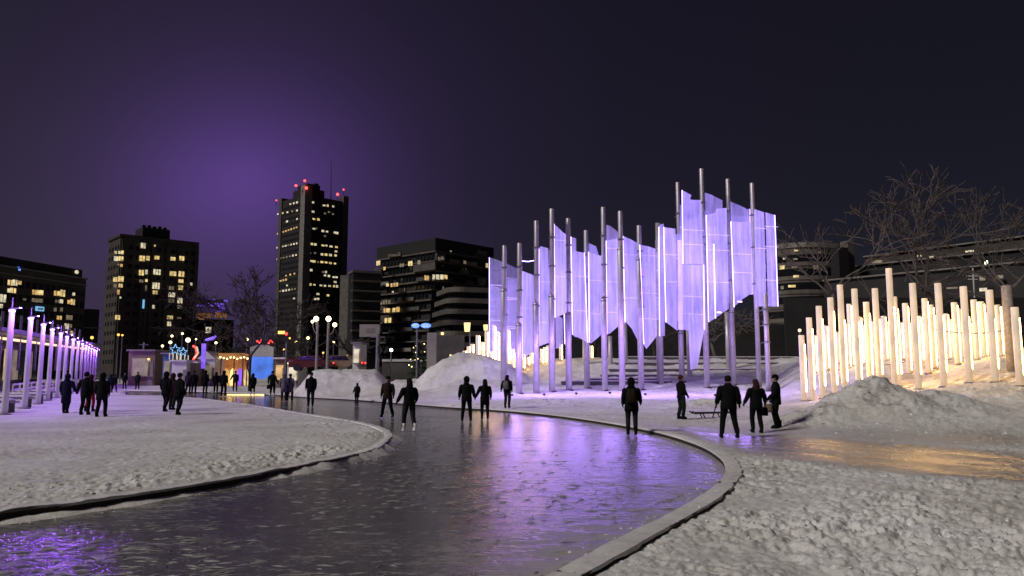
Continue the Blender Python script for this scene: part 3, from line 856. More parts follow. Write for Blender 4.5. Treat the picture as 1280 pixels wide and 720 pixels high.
# --- dark office tower
tw = Corner(345, 376.5, 430, 350, 1.0)
root = thing('office_tower', 'tall dark office tower with rows of lit windows and red roof beacons', 'tower', tw.o)
zc = tw.top(243)
m = MB(); m.prism(tw.foot(), -1, zc); part(m, 'wall', 'facade_dark', root)
zt = tw.top(228)
m = MB(); m.prism(tw.foot(1.5, tw.W * .48, 1.5, tw.D * .6), zc, zt - 2.0); m.prism(tw.foot(2.5, tw.W * .40, 2.5, tw.D * .5), zt - 2.0, zt + 0.5); m.box(tw.o + tw.dr * 9 + tw.dl * 6 + Vector((0, 0, zt + 1.2)), (2, 2, 1.6), tw.a); part(m, 'roof_block', 'roof_dark', root)
m = MB()
m.prism([tw.o + tw.dr * a + tw.dl * b for a, b in ((-.5, -.5), (3.4, -.5), (3.4, 3.4), (-.5, 3.4))], -1, tw.top(231)); part(m, 'corner_pier', 'concrete', root)
m = MB(); m.prism([tw.o + tw.dr * a + tw.dl * b for a, b in ((tw.W - 2.4, -.5), (tw.W + .5, -.5), (tw.W + .5, 3.4), (tw.W - 2.4, 3.4))], -1, tw.top(235.5)); part(m, 'corner_pier', 'concrete_dark', root)
m = MB(); m.prism([tw.o + tw.dr * a + tw.dl * b for a, b in ((-.5, tw.D - 2.2), (3.4, tw.D - 2.2), (3.4, tw.D + .5), (-.5, tw.D + .5))], -1, zc + 1.6); part(m, 'corner_pier', 'concrete_dark', root)
dark_grid(tw, root, 'r', 6, zc - 3, 28, 13, .55, .5, 4.0, tw.W - 3)
dark_grid(tw, root, 'l', 6, zc - 3, 28, 11, .55, .5, 4.0, tw.D - 3)
for (px, py, r_) in ((345.5, 250.5, .45), (370, 232, .75), (381, 226, .75), (383, 235, .85), (422, 243, .85), (429.5, 237, .5)):
    Yb = 349.2 if px in (370, 383) else (356 if px == 381 else (361 if px > 400 else 366))
    p = at(px, py, Yb)
    if px in (422,): p = at(px, py, 361.0)
    m = MB(); m.ball(p, r_ * .85, 8, 6); m.tube([p, p - Vector((0, 0, 3.0))], 0.12, 5, 1); part(m, 'beacon', ['glow_beacon', 'metal_dark'], root)
p = at(414, 239, 364); q = at(414, 200, 364)
m = MB(); m.tube([p - Vector((0, 0, 6)), q], [0.28, 0.10], 5); part(m, 'antenna', 'metal_dark', root)
Z2f = lambda X, Y: (320 + X / 4.0, 220 + Y / 4.0)
rt = [(265, 130), (285, 132), (340, 147), (358, 148), (387, 152), (270, 175), (285, 178), (290, 215), (312, 217), (270, 262), (290, 264), (335, 275), (355, 278), (395, 283), (405, 285),
      (262, 338), (280, 340), (297, 342), (335, 347), (352, 348), (375, 352), (402, 355), (400, 377), (398, 397), (330, 392), (350, 393), (372, 395), (275, 425), (290, 427),
      (330, 430), (350, 432), (372, 435), (395, 438), (275, 470), (350, 480), (345, 497), (365, 500), (390, 506), (402, 506), (396, 530), (255, 540), (272, 542), (292, 544),
      (325, 547), (345, 549), (368, 550), (390, 551), (405, 552), (310, 590), (295, 615), (310, 615), (360, 597)]
rng = random.Random(3)
lit_windows(tw, root, [(*Z2f(x, y), rng.uniform(2.2, 3.8), rng.uniform(1.8, 2.9)) for x, y in rt], 'r', 0.1, ('win_pale', 'win_warm', 'win_pale'), 2)
dimr = [(*Z2f(x, y), 2.6, 2.0, 'win_dim') for x, y in [(345, 187), (385, 190), (365, 180), (268, 215), (345, 300), (270, 385), (310, 430), (300, 262), (295, 385), (335, 480)]]
lit_windows(tw, root, dimr, 'r', 0.1)
lf = []
for (xa, ya, xb, yb, n) in ((110, 288, 203, 257, 8), (107, 358, 203, 337, 8), (107, 415, 200, 395, 7), (110, 527, 150, 518, 4), (150, 498, 192, 488, 3), (107, 578, 195, 565, 7), (172, 140, 205, 132, 3), (110, 190, 205, 172, 5), (155, 547, 162, 545, 1), (190, 612, 190, 612, 1), (155, 227, 160, 226, 1), (205, 215, 205, 215, 1)):
    for k in range(n):
        t = k / max(1, n - 1); lf.append((*Z2f(xa + (xb - xa) * t, ya + (yb - ya) * t), rng.uniform(1.5, 2.3), rng.uniform(1.5, 2.4), 'win_gold' if ya in (288, 527, 498) else ('win_dim' if rng.random() < .45 else 'win_pale')))
lit_windows(tw, root, lf, 'l', 0.1)

# --- concrete apartment block
ap = Corner(130, 144, 241, 190, 0.55)
root = thing('apartment_block', 'brown concrete apartment block with stepped roof and scattered yellow windows', 'building', ap.o)
za = ap.top(295)
m = MB(); m.prism(ap.foot(), -1, za); part(m, 'wall', 'facade_brown', root)
m = MB(); m.prism(ap.foot(ap.W * .30, ap.W * .66, 2, ap.D * .8), za, ap.top(278.5))
for k in range(5): m.box(ap.o + ap.dr * ap.W * (.34 + .07 * k) + ap.dl * 4 + Vector((0, 0, ap.top(278.5) + .4)), (.8, .8, .8 + .3 * (k % 2)), ap.a)
part(m, 'roof_block', 'roof_dark', root)
m = MB(); m.prism([ap.o + ap.dr * a + ap.dl * b for a, b in ((1, ap.D + .01), (ap.W * .5, ap.D + .01), (ap.W * .5, ap.D + 5.5), (1, ap.D + 5.5))], -1, ap.top(318)); part(m, 'side_wing', 'facade_brown', root)
m = MB()
for f in (.02, .27, .395, .585, .735, .975):
    m.prism([ap.o + ap.dr * (ap.W * f + a) + ap.dl * b for a, b in ((0, -.5), (1.0, -.5), (1.0, -.01), (0, -.01))], -1, za - 0.3)
part(m, 'pilaster', 'facade_brown', root)
m = MB(); m.prism([ap.o + ap.dr * a + ap.dl * b for a, b in ((-.4, -.75), (ap.W + .4, -.75), (ap.W + .4, ap.D + .3), (-.4, ap.D + .3))], za - 0.2, za + 0.5); part(m, 'parapet', 'facade_brown', root)
dark_grid(ap, root, 'r', 3, za - 1.5, 13, 11, .55, .42)
dark_grid(ap, root, 'l', 3, za - 1.5, 13, 4, .5, .42)
Z1f = lambda X, Y: (X / 4.0, 260 + Y / 4.0)
aw = [(578, 222, 3, 3), (597, 222, 3, 3), (612, 222, 3, 4), (580, 253, 5, 5), (605, 253, 6, 5), (607, 287, 3, 3, 'win_gold'), (592, 283, 3, 2, 'win_dim'), (576, 357, 5, 5), (604, 355, 7, 6), (575, 388, 4, 4, 'win_dim'), (603, 388, 5, 4),
      (592, 420, 3, 5, 'win_gold'), (602, 448, 2, 2, 'win_pale'), (588, 547, 6, 5), (716, 188, 6, 6), (711, 252, 7, 6), (740, 251, 4, 5), (784, 248, 6, 4), (775, 188, 2, 2), (707, 323, 6, 6), (732, 320, 3, 5), (785, 320, 9, 6),
      (706, 365, 5, 3, 'win_dim'), (732, 362, 3, 3), (730, 400, 2, 6, 'win_dim'), (780, 389, 9, 7), (776, 422, 6, 4), (768, 494, 3, 4, 'win_pale'), (865, 254, 6, 4), (909, 252, 6, 5), (865, 328, 8, 5), (907, 330, 7, 6), (905, 365, 6, 4), (903, 398, 6, 5),
      (857, 400, 6, 4, 'win_dim'), (859, 434, 8, 5), (900, 463, 6, 6), (857, 463, 7, 4, 'win_dim'), (898, 494, 5, 4, 'win_dim'), (850, 547, 7, 4), (895, 550, 5, 2, 'win_dim'), (846, 579, 5, 5)]
lit_windows(ap, root, [(*Z1f(a[0], a[1]), *a[2:]) for a in aw], 'r', 0.62, ('win_warm', 'win_pale', 'win_warm'), 5)
m = MB(); a_, z_, _ = ap.hit(179.3, 380, 'r', .6); ap.pane(m, a_, z_, .45, 2.3, 'r', .2, .65); part(m, 'stair_light', 'glow_cyan', root)
m = MB(); a_, z_, _ = ap.hit(239, 355, 'r', .6); ap.pane(m, a_, z_, .5, .8, 'r', .2, .65); part(m, 'wall_lamp', 'win_pale', root)

# --- low dark block next to it
lb = Corner(104, 108, 123, 175, 0.6)
root = thing('low_block', 'low black flat-roofed building left of the apartment block', 'building', lb.o)
m = MB(); m.prism(lb.foot(), -1, lb.top(386)); part(m, 'wall', 'facade_dark', root)
m = MB(); m.prism(lb.foot(-.3, lb.W + .3, -.3, lb.D + .3), lb.top(410), lb.top(408.8)); part(m, 'ledge', 'concrete', root)

# --- long office block on the left
ob = Corner(-190, -90, 104, 135, 0.5)
root = thing('office_block', 'long dark office block at far left with lit offices and blue roof lights', 'building', ob.o)
zo = at(104, 349, (ob.o + ob.dr * ob.W).y).z
m = MB(); m.prism(ob.foot(), -1, zo); part(m, 'wall', 'facade_brown', root)
zr = at(102, 338, (ob.o + ob.dr * ob.W).y).z
m = MB(); m.prism(ob.foot(0, ob.W - 0.7, .6, ob.D - .6), zo, zr); part(m, 'attic', 'roof_dark', root)
m = MB(); m.prism(ob.foot(-.2, ob.W + .2, -.25, ob.D), zo - .05, zo + .22); m.prism(ob.foot(-.2, ob.W + .15, -.2, ob.D), zo - 1.5, zo - 1.3); part(m, 'cornice', 'concrete', root)
dark_grid(ob, root, 'r', 1, zo - 1.8, 7, 22, .7, .5)
Z4f = lambda X, Y: (X * 130 / 936.0, 320 + Y * 100 / 720.0)
ow = [(92, 240, 6, 5.5), (135, 240, 6, 6), (178, 240, 4, 4, 'win_gold'), (82, 310, 4, 4), (118, 310, 7, 5), (310, 326, 5, 5, 'win_gold'), (343, 328, 4, 5), (374, 330, 4, 5), (302, 397, 4, 4, 'win_dim'), (335, 400, 4, 4, 'win_dim'), (368, 402, 4, 4, 'win_dim'),
      (505, 335, 5, 5, 'win_gold'), (532, 338, 4, 5), (563, 335, 6, 7), (663, 342, 3, 3, 'win_pale'), (515, 408, 5, 3, 'win_dim'), (552, 408, 4, 4, 'win_pale'), (622, 414, 4, 4, 'win_gold'), (655, 414, 5, 6), (497, 482, 3, 4, 'win_dim'), (553, 482, 3, 4, 'win_dim'),
      (533, 555, 6, 4, 'win_gold'), (612, 553, 4, 5, 'win_dim'), (640, 555, 3, 5, 'win_dim'), (600, 632, 5, 6, 'win_pale'), (632, 630, 4, 4, 'win_dim'), (640, 695, 4, 5), (25, 380, 8, 8), (10, 450, 4, 4, 'win_pale'), (220, 390, 4, 2, 'win_dim'), (5, 565, 4, 4, 'win_dim')]
lit_windows(ob, root, [(*Z4f(a[0], a[1]), *a[2:]) for a in ow], 'r', 0.08, ('win_warm', 'win_pale'), 8)
for (px, py, k, r_) in ((24.5, 336.5, 'glow_blue', .34), (31.5, 337, 'glow_blue', .22), (97.5, 340, 'win_pale', .3)):
    a_, z_, _ = ob.hit(px, py, 'r', .0); p = ob.o + ob.dr * a_ + ob.dl * .35 + Vector((0, 0, z_))
    m = MB(); m.ball(p, r_ * 1.5, 8, 6); m.box(p + ob.dl * .25, (.3, .5, .25), ob.a, 1); part(m, 'roof_light', [k, 'metal_dark'], root)
a_, z_, _ = ob.hit(50, 386, 'r', .3)
m = MB(); ob.pane(m, a_, z_, 2.0, .95, 'r', .3, .25); sg = part(m, 'sign_panel', 'glow_cyan', root)
m = MB()
for k, (dx, w) in enumerate(((-.62, .12), (-.35, .30), (-.02, .12), (.22, .22), (.52, .28))): ob.pane(m, a_ + dx, z_ - .05 * (k % 2), w, .42, 'r', .06, .44)
part(m, 'sign_lettering', 'hut_white', root)

# --- stepped terrace building
tb = Corner(469, 543, 617, 230, 1.1)
root = thing('terraced_building', 'wide dark terraced concrete building with stacked balconies behind the snow mound', 'building', tb.o)
ztop = tb.top(297); fh = (tb.top(311) - tb.top(323.5))
m = MB(); m.prism(tb.foot(), tb.top(313), ztop); part(m, 'top_storey', 'roof_dark', root)
m = MB(); m.prism(tb.foot(1.0, tb.W - .5, 1.0, tb.D - .5), -1, tb.top(313)); part(m, 'wall', 'facade_dark', root)
rng = random.Random(17)
z = tb.top(313); lvl = 0
while z > 3:
    outl = 0.6 * lvl + (1.5 if lvl > 3 else 0)
    m = MB()
    m.prism(tb.foot(-outl, tb.W + 0.2, -outl * 0.7, tb.D + 0.3 * lvl), z - .38, z); part(m, 'floor_slab', 'facade_mid', root)
    if lvl:
        m = MB(); m.prism(tb.foot(-outl + 1.3, tb.W - .2, -outl * .7 + 1.3, tb.D), z + .0 - fh + .0, z - .45); part(m, 'storey', 'facade_dark', root)
    for k in range(4 + lvl // 2):
        side = 'r' if rng.random() < .55 else 'l'; L = tb.W if side == 'r' else tb.D
        a_ = rng.uniform(0, L * .95); w = rng.uniform(2.5, 7); n = -tb.dl if side == 'r' else -tb.dr; d = tb.dr if side == 'r' else tb.dl
        off = outl * (.7 if side == 'r' else 1.0)
        c = tb.o + d * a_ + n * (off + .2); hgt = rng.choice((1.1, 1.1, 2.3))
        m = MB(); m.prism([c - d * w / 2 + n * .4, c + d * w / 2 + n * .4, c + d * w / 2 - n * .3, c - d * w / 2 - n * .3], z, z + hgt)
        part(m, 'balcony', rng.choice(('concrete', 'concrete_dark', 'facade_mid', 'concrete_dark')), root)
    m = MB(); q = rng.random()
    for side in 'rl':
        L = tb.W if side == 'r' else tb.D; nn = 16
        for j in range(nn):
            if rng.random() < .75: tb.pane(m, (j + .5) * L / nn, z - fh * .5, L / nn * .66, fh * .45, side, .1, outl * (.7 if side == 'r' else 1.0) - 1.0 if lvl else 0.05)
    g_ = part(m, 'dark_glazing', 'glass_dark', root); g_['kind'] = 'stuff'
    z -= fh; lvl += 1
Z8f = lambda X, Y: (420 + X * 210 / 945.0, 280 + Y * 160 / 720.0)
tl = [(238, 220, 4.5, 5.5), (272, 250, 2.5, 4), (370, 232, 5, 4, 'win_dim'), (418, 222, 5, 6), (467, 215, 3.5, 5, 'win_dim'), (200, 300, 2.5, 6, 'win_pale'), (135, 282, 3, 3)]
tlL = tl + [(90, 330, 4, 6), (112, 328, 6, 6), (88, 377, 4, 6), (115, 376, 7, 6), (72, 427, 4, 4, 'win_pale'), (290, 342, 3, 4), (328, 342, 9, 4.5), (320, 382, 2, 2, 'win_pale'), (280, 486, 5, 5), (297, 486, 3, 5), (325, 484, 4, 5), (348, 480, 4, 6),
            (160, 505, 5.5, 5), (75, 520, 3, 2, 'win_dim'), (292, 542, 8, 6), (278, 440, 12, 5, 'win_dim')]
lit_windows(tb, root, tlL, 'l', 2.4) if False else lit_windows(tb, root, [(*Z8f(a[0], a[1]), *a[2:]) for a in tlL], 'l', 6.5, ('win_warm', 'win_gold'), 4)
tr_ = [(600, 192, 3, 4, 'win_dim'), (582, 195, 3, 4, 'win_dim'), (646, 153, 2, 2, 'win_dim'), (725, 215, 3, 4, 'win_dim'), (850, 233, 3, 5), (510, 303, 5, 6, 'win_gold'), (550, 298, 3, 6, 'win_pale'), (572, 298, 4, 6, 'win_pale'), (596, 298, 4, 6, 'win_pale'), (618, 298, 3.5, 5, 'win_warm'),
       (675, 437, 2, 2, 'win_pale'), (690, 436, 2, 2, 'win_pale'), (706, 435, 2, 2, 'win_dim'), (774, 433, 5, 4, 'win_warm'), (800, 432, 3, 4, 'win_dim'), (822, 432, 4, 4, 'win_dim'), (845, 432, 4, 4, 'win_dim'), (585, 552, 6, 5, 'win_dim'), (625, 552, 3, 6, 'win_dim'), (680, 550, 3, 6, 'win_dim')]
lit_windows(tb, root, [(*Z8f(a[0], a[1]), *a[2:]) for a in tr_], 'r', 4.6, ('win_warm',), 4)
# left wing and the rounded lower front
wg = Corner(434, 440, 475, 222, 0.8)
wr = thing('terrace_wing', 'lower left wing of the terraced building with pale side wall', 'building', wg.o)
m = MB(); m.prism(wg.foot(), -1, wg.top(338)); part(m, 'wall', 'facade_dark', wr)
m = MB(); m.prism(wg.foot(-.3, wg.W, -.3, wg.D), wg.top(340.5), wg.top(337.4)); part(m, 'parapet', 'facade_mid', wr)
for k in range(7):
    m = MB(); zz = wg.top(350 + 12.5 * k); m.prism(wg.foot(-.5, wg.W, -1.2 - .25 * k, 0), zz - .5, zz); part(m, 'floor_slab', 'facade_mid', wr)
m = MB(); p0 = at(424, 400, 240); p1 = at(436, 400, 240); m.prism([(p0.x, 240), (p1.x, 240), (p1.x, 252), (p0.x, 252)], -1, at(0, 344, 240).z); part(m, 'stair_tower', 'concrete', wr)
fr = Corner(545, 562, 614, 205, 1.3)
frr = thing('terrace_annex', 'rounded lower annex with long balcony bands in front of the terraced building', 'building', fr.o)
def rounded(cb, e, r):
    P = cb.foot(-e, cb.W + e, -e, cb.D + e); c = P[0]
    out = [c + cb.dl * r + 0 * c]
    for k in range(7):
        t = k / 6 * math.pi / 2
        out.append(c + cb.dl * (r - r * math.sin(t)) + cb.dr * (r - r * math.cos(t)))
    return out[1:] + P[1:]
for k in range(7):
    z1 = fr.top(358 + 14 * k); z0 = fr.top(358 + 14 * (k + 1)); e = .5 * k
    m = MB(); m.prism(rounded(fr, e, 4.0), z1 - 1.35, z1); part(m, 'balcony_band', ('facade_mid', 'facade_mid', 'concrete_dark', 'facade_brown')[k % 4], frr)
    m = MB(); m.prism(rounded(fr, e - 1.2, 4.0), z0 - .02, z1 - 1.35); part(m, 'storey', 'glass_dark', frr)

# --- far lit roof left of the tree
lr = Corner(232, 240, 292, 300, 0.5)
root = thing('hotel_roof', 'distant building with violet lit roof and orange lit top floor', 'building', lr.o)
m = MB(); m.prism(lr.foot(), -1, lr.top(398)); part(m, 'wall', 'facade_dark', root)
m = MB(); F = lr.foot(1, lr.W - 1, 1, lr.D - 1); zz0, zz1 = lr.top(390), lr.top(371)
T = lr.foot(lr.W * .15, lr.W * .8, lr.D * .4, lr.D * .6)
m.add([(p.x, p.y, zz0) for p in F] + [(p.x, p.y, zz1) for p in T], [(0, 1, 5, 4), (1, 2, 6, 5), (2, 3, 7, 6), (3, 0, 4, 7), (4, 5, 6, 7), (3, 2, 1, 0)]); part(m, 'roof', 'metal_grey', root)
for (px, py, w, h, k) in ((251, 394, 24, 5, 'glow_orange'), (276, 394, 13, 6, 'glow_orange'), (252, 398, 6, 3, 'glow_orange')):
    a_, z_, dd = lr.hit(px, py, 'r', .3); m = MB(); lr.pane(m, a_, z_, w * dd / FPX, h * dd / FPX, 'r', .3, .4); part(m, 'window', 'canvas_orange', root)
for (px, py, w, h) in ((270, 381, 18, 4), (276, 387, 9, 5), (282, 376, 4, 2), (250, 382, 10, 1.5), (262, 374, 12, 1.2)):
    a_, z_, dd = lr.hit(px, py, 'r', .6); m = MB(); lr.pane(m, a_, z_, w * dd / FPX, h * dd / FPX, 'r', .3, .9); part(m, 'roof_light', 'glow_purple', root)

# --- curved building on the right
rb = Corner(955, 1000, 1050, 160, 1.0)
root = thing('curved_building', 'brown building with curved front and lit windows right of the violet panels', 'building', rb.o)
zt = rb.top(303)
P = rounded(rb, 0, 8.0)
m = MB(); m.prism(P, -1, zt); part(m, 'wall', 'facade_mid', root)
m = MB(); m.prism(rounded(rb, .35, 8.3), zt - .6, zt + .5); part(m, 'cornice', 'concrete', root)
zz = zt - 2.2
for k in range(6):
    m = MB(); m.prism(rounded(rb, .12, 8.1), zz - 1.5, zz); part(m, 'window_band', 'glass_dark', root)
    m = MB(); m.prism(rounded(rb, .25, 8.2), zz - 2.5, zz - 1.65); part(m, 'balcony_band', 'facade_mid', root)
    zz -= 3.1
Z6f = lambda X, Y: (960 + X * 160 / 886.0, 290 + Y * 130 / 720.0)
rw = [(112, 182, 3, 3, 'win_pale'), (195, 128, 5, 2), (190, 187, 5, 2, 'win_dim'), (98, 245, 6, 5), (185, 243, 8, 2, 'win_dim'), (332, 243, 6, 5, 'win_dim'), (195, 307, 7, 3), (165, 375, 9, 3), (98, 385, 4, 4, 'win_dim'), (180, 485, 12, 5, 'win_dim'), (355, 140, 3, 2, 'win_dim')]
pz = [Z6f(a[0], a[1]) for a in rw]
for (px, py), a in zip(pz, rw):
    side = 'l' if px < 990 else 'r'
    p = at(px, py, 157.5); hw = a[2] * 157.5 / FPX / 2; hh = a[3] * 157.5 / FPX / 2
    a_, z_, dd = rb.hit(px, py, 'r' if px > 1006 else 'l', .3)
    cpt = min(((Vector((q.x, q.y, 0)) - Vector((p.x, p.y, 0))).length, i) for i, q in enumerate(P))
    i = cpt[1]; t = (P[min(i + 1, len(P) - 1)] - P[max(i - 1, 0)]); t.z = 0; t.normalize(); n = Vector((t.y, -t.x, 0))
    # meet the ray with the local tangent plane
    d = ray(px, py); c = Vector((0, 0, HC)); o_ = P[i] + n * .25; tt = (o_ - c).dot(n) / d.dot(n); c = c + d * tt
    if (c - P[i]).length > 60: continue
    m = MB(); m.slab([c - t * hw - Vector((0, 0, hh)), c + t * hw - Vector((0, 0, hh)), c + t * hw + Vector((0, 0, hh)), c - t * hw + Vector((0, 0, hh))], n, .15)
    part(m, 'window', a[4] if len(a) > 4 else 'win_warm', root)

# --- low building with long snowy roofs on the far right
root = thing('long_hall', 'long low hall with snow-edged roof and bright strip windows at far right', 'building', at(1180, 463, 95).xy.to_3d())
def wallbox(m, px0, px1, py0, py1, Y0, Y1, dep, mi=0):
    """box whose front face spans picture columns px0..px1 with depths Y0..Y1"""
    A = at(px0, 400, Y0); B = at(px1, 400, Y1); d = (B - A); d.z = 0; d.normalize(); n = Vector((-d.y, d.x, 0))
    z1a = at(px0, py0, Y0).z; zlow = at(px0, py1, Y0).z if py1 else -1
    m.prism([A, B, B + n * dep, A + n * dep], zlow, z1a, mi); return A, B, d, n, z1a
for (px0, px1, py, Y0, Y1, dep, mt, nm) in ((1032, 1330, 352, 110, 88, 14, 'facade_dark', 'wall'), (1052, 1320, 336, 118, 97, 14, 'roof_dark', 'upper_storey'), (1085, 1320, 322, 126, 104, 12, 'facade_brown', 'roof_storey')):
    m = MB(); A, B, d, n, zt = wallbox(m, px0, px1, py, None, Y0, Y1, dep); part(m, nm, mt, root)
    m = MB(); A2 = A - n * .5; B2 = B - n * .5
    m.prism([A2, B2, B2 + n * 1.2, A2 + n * 1.2], zt + .02, zt + .22); part(m, 'snowy_eave', 'concrete', root)
for (px, py, w, h, Yv, k) in ((1265, 322, 36, 10, 103.0, 'win_pale'), (1248, 334, 30, 5, 103.0, 'win_dim'), (1212, 314, 9, 2, 106.0, 'win_pale'), (1165, 321, 8, 4, 113.0, 'win_pale'), (1149, 320, 5, 2, 113.5, 'win_pale'), (1096, 327, 12, 3, 117.0, 'win_dim'), (1229, 362, 8, 4, 92.5, 'win_pale'), (1233, 330, 3, 8, 96.0, 'glow_white'), (1228, 348, 6, 5, 92.5, 'win_dim'), (1190, 360, 12, 2, 95.0, 'win_dim'), (1249, 346, 8, 4, 92.0, 'win_dim')):
    p = at(px, py, Yv); m = MB(); m.box(p, (w * Yv / FPX, .3, h * Yv / FPX), R(-28)); part(m, 'window', k, root)
m = MB()
p = at(1050, 333, 112); m.box((p.x, p.y, p.z / 2 + 1.4), (1.8, 1.8, p.z + 2.8), .3); part(m, 'chimney', 'roof_dark', root)
m = MB(); p = at(1060, 330, 113); m.box((p.x, p.y, p.z / 2 + 1.5), (1.2, 1.6, p.z + 4), .3); part(m, 'chimney', 'facade_mid', root)
p = at(1216, 352, 92)
m = MB(); q = at(1216, 335, 92); m.tube([(p.x, p.y, 3), q], .08, 6); m.box(at(1216, 345, 92), (1.6, .1, .12)); m.box(at(1216, 349, 92), (1.2, .1, .1)); part(m, 'aerial_mast', 'hut_white', root)

# --- glass pavilion behind the violet columns
root = thing('glass_pavilion', 'low warm-lit glass pavilion behind the violet columns at far left', 'building', (-45, 68, 0))
A = at(-30, 463, 58); B = at(108, 463, 96); d = (B - A); d.z = 0; L = d.length; d.normalize(); n = Vector((-d.y, d.x, 0))
m = MB(); m.prism([A, B, B + n * 12, A + n * 12], 0, .4); part(m, 'plinth', 'concrete', root)
m = MB(); m.prism([A + n * 5, B + n * 5, B + n * 5.3, A + n * 5.3], .4, 5.0); part(m, 'back_wall', 'facade_mid', root)
m = MB(); m.prism([A - n * 1.5, B - n * 1.5, B + n * 12, A + n * 12], 5.0, 5.35); part(m, 'roof', 'metal_grey', root)
m = MB(); m.prism([A - n * .02, B - n * .02, B + n * .14, A + n * .14], 4.55, 4.75); part(m, 'light_line', 'lantern', root)
k = 0.0; i = 0; rng = random.Random(6)
while k < L - 2.5:
    a_ = A + d * k; b_ = A + d * (k + 2.4)
    m = MB(); m.prism([a_ + n * 4.75, b_ + n * 4.75, b_ + n * 4.9, a_ + n * 4.9], .9, 4.2); part(m, 'window', ('win_dim', 'glass_dark', 'win_gold', 'win_dim', 'glass_dark', 'win_dim', 'glass_dark')[i % 7], root)
    m = MB(); m.tube([a_, a_ + Vector((0, 0, 5.0))], .11, 6); part(m, 'post', 'metal_grey', root)
    k += 2.7; i += 1

# ------------------------------------------------------------------ the big violet light sculpture
SCULPT_Y = 46.0
sc_root = thing('light_sculpture', 'tall sculpture of steel poles and glowing violet sheets', 'sculpture', (6.0, 46.0, 0.5))
poles = [  # top x, top y, base x, base y, sleeve top y
 (629.6, 307, 630.4, 482, 362), (649, 304, 649.6, 492, 405), (670, 276, 671.2, 492, 379), (689, 261, 691, 490, 369), (710.4, 273, 712, 487.5, 391),
 (732, 288, 734.6, 484.6, 350), (754.2, 259, 757, 488, 374), (774.6, 264, 778.8, 490, 310), (797.5, 282, 802.5, 487, 323), (822, 300, 825.4, 479, 340),
 (845.5, 228, 853.3, 477, 415), (877, 211, 884.6, 484.6, 304), (908.8, 224, 918, 481, 389), (939.6, 229, 949.2, 484, None), (956.7, 367.5, 961, 489, None)]
def base_depth(px, py, Y0=46.0):
    Yk = 38 + np.arange(120) * 0.15; P = [at(px, py, float(q)) for q in Yk]
    e = np.abs(terrain([p.x for p in P], [p.y for p in P])[0] - np.array([p.z for p in P])) + 0.02 * np.abs(Yk - Y0)
    return float(Yk[int(e.argmin())])
for (tx, ty, bx, by, sy) in poles:
    Yp = base_depth(bx, by); b = at((bx + tx) / 2 if False else bx, by, Yp); gz = ground_z(b.x, b.y)
    zt = at(tx, ty, Yp).z; sz = at(tx, sy, Yp).z if sy else None
    m = MB(); m.tube([(b.x, b.y, gz - .5), (b.x, b.y, zt - .03), (b.x, b.y, zt)], [.15, .15, .14], 20)
    po = part(m, 'pole', 'steel', sc_root, True)
    for poly in po.data.polygons:
        if len(poly.vertices) > 4: poly.use_smooth = False
    if sz:
        m = MB(); m.tube([(b.x - .05, b.y - .06, gz - .5), (b.x - .05, b.y - .06, sz - .02), (b.x - .05, b.y - .06, sz)], [.187, .187, .178], 20)
        so = rel(m.build('sleeve', 'steel', None, True), sc_root); 
        # clamp bands of the sleeve
        m = MB(); m.tube([(b.x - .05, b.y - .06, sz - .16), (b.x - .05, b.y - .06, sz - .08)], 0.198, 16); rel(m.build('clamp', 'metal_grey', None, True), sc_root)
    for f_ in (.50, .68, .84):
        zb = gz + (zt - gz) * f_
        m = MB(); m.box((b.x + .03, b.y + .75, zb), (.05, 1.3, .05)); m.box((b.x, b.y, zb), (.36, .36, .07)); part(m, 'bracket', 'metal_grey', sc_root)
    m = MB(); m.tube([(b.x, b.y, gz - .2), (b.x, b.y, gz + .03)], .26, 16); part(m, 'base_plate', 'metal_dark', sc_root)
for (bx, ty, by, Yp) in ((826.5, 279, 470, 51), (910.5, 390, 452, 58), (782, 405, 450, 60), (731, 425, 452, 60), (763, 420, 452, 60), (862, 330, 462, 54)):
    b = at(bx, by, Yp); gz = ground_z(b.x, b.y); m = MB(); m.tube([(b.x, b.y, gz - .5), (b.x, b.y, at(bx, ty, Yp).z)], .18, 14); part(m, 'pole', 'steel', sc_root, True)

def sheet(pts, Ya, Yb, material='violet_sheet', strip=None, seams=()):
    """glowing sheet from picture points; depth runs from Ya at its left edge to Yb at its right edge"""
    xs = [p[0] for p in pts]; x0, x1 = min(xs), max(xs)
    A = at(x0, 400, Ya); B = at(x1, 400, Yb); d = (B - A); d.z = 0; d.normalize(); n = Vector((-d.y, d.x, 0))
    c = Vector((0, 0, HC)); W = []
    for (px, py) in pts:
        # keep the sheet's sides plumb: plan position by column at mid height
        r_ = ray(px, py); t = (A - c).dot(n) / r_.dot(n); W.append(c + r_ * t)
    m = MB(); m.slab(W, n, .03); p = part(m, 'violet_sheet', material, sc_root)
    if strip:
        i, j = strip; a, b = W[i], W[j]
        m = MB(); off = -n * .05
        m.tube([a + off, b + off], .024, 6); part(m, 'light_strip', 'violet_led', sc_root)
    for py in seams:
        r0 = ray(x0, py); t0 = (A - c).dot(n) / r0.dot(n); a = c + r0 * t0
        r1 = ray(x1, py + (x1 - x0) * .05); t1 = (A - c).dot(n) / r1.dot(n); b = c + r1 * t1
        m = MB(); m.tube([a - n * .045, b - n * .045], .022, 5); part(m, 'seam', 'violet_sheet_bright', sc_root)
S = sheet
S([(611, 322), (616, 323), (622, 325), (629, 328), (629, 446), (611, 440)], 47.4, 48.6, 'violet_sheet_faint', (0, 5), (356,))
S([(611.4, 356), (629.6, 362), (629.6, 452), (611.4, 447)], 47.7, 48.9, 'violet_sheet_faint', None, (400,))
S([(630, 328), (648, 336.5), (650, 448), (630, 450)], 48.6, 47.4, 'violet_sheet_faint', (1, 2), (372, 410))
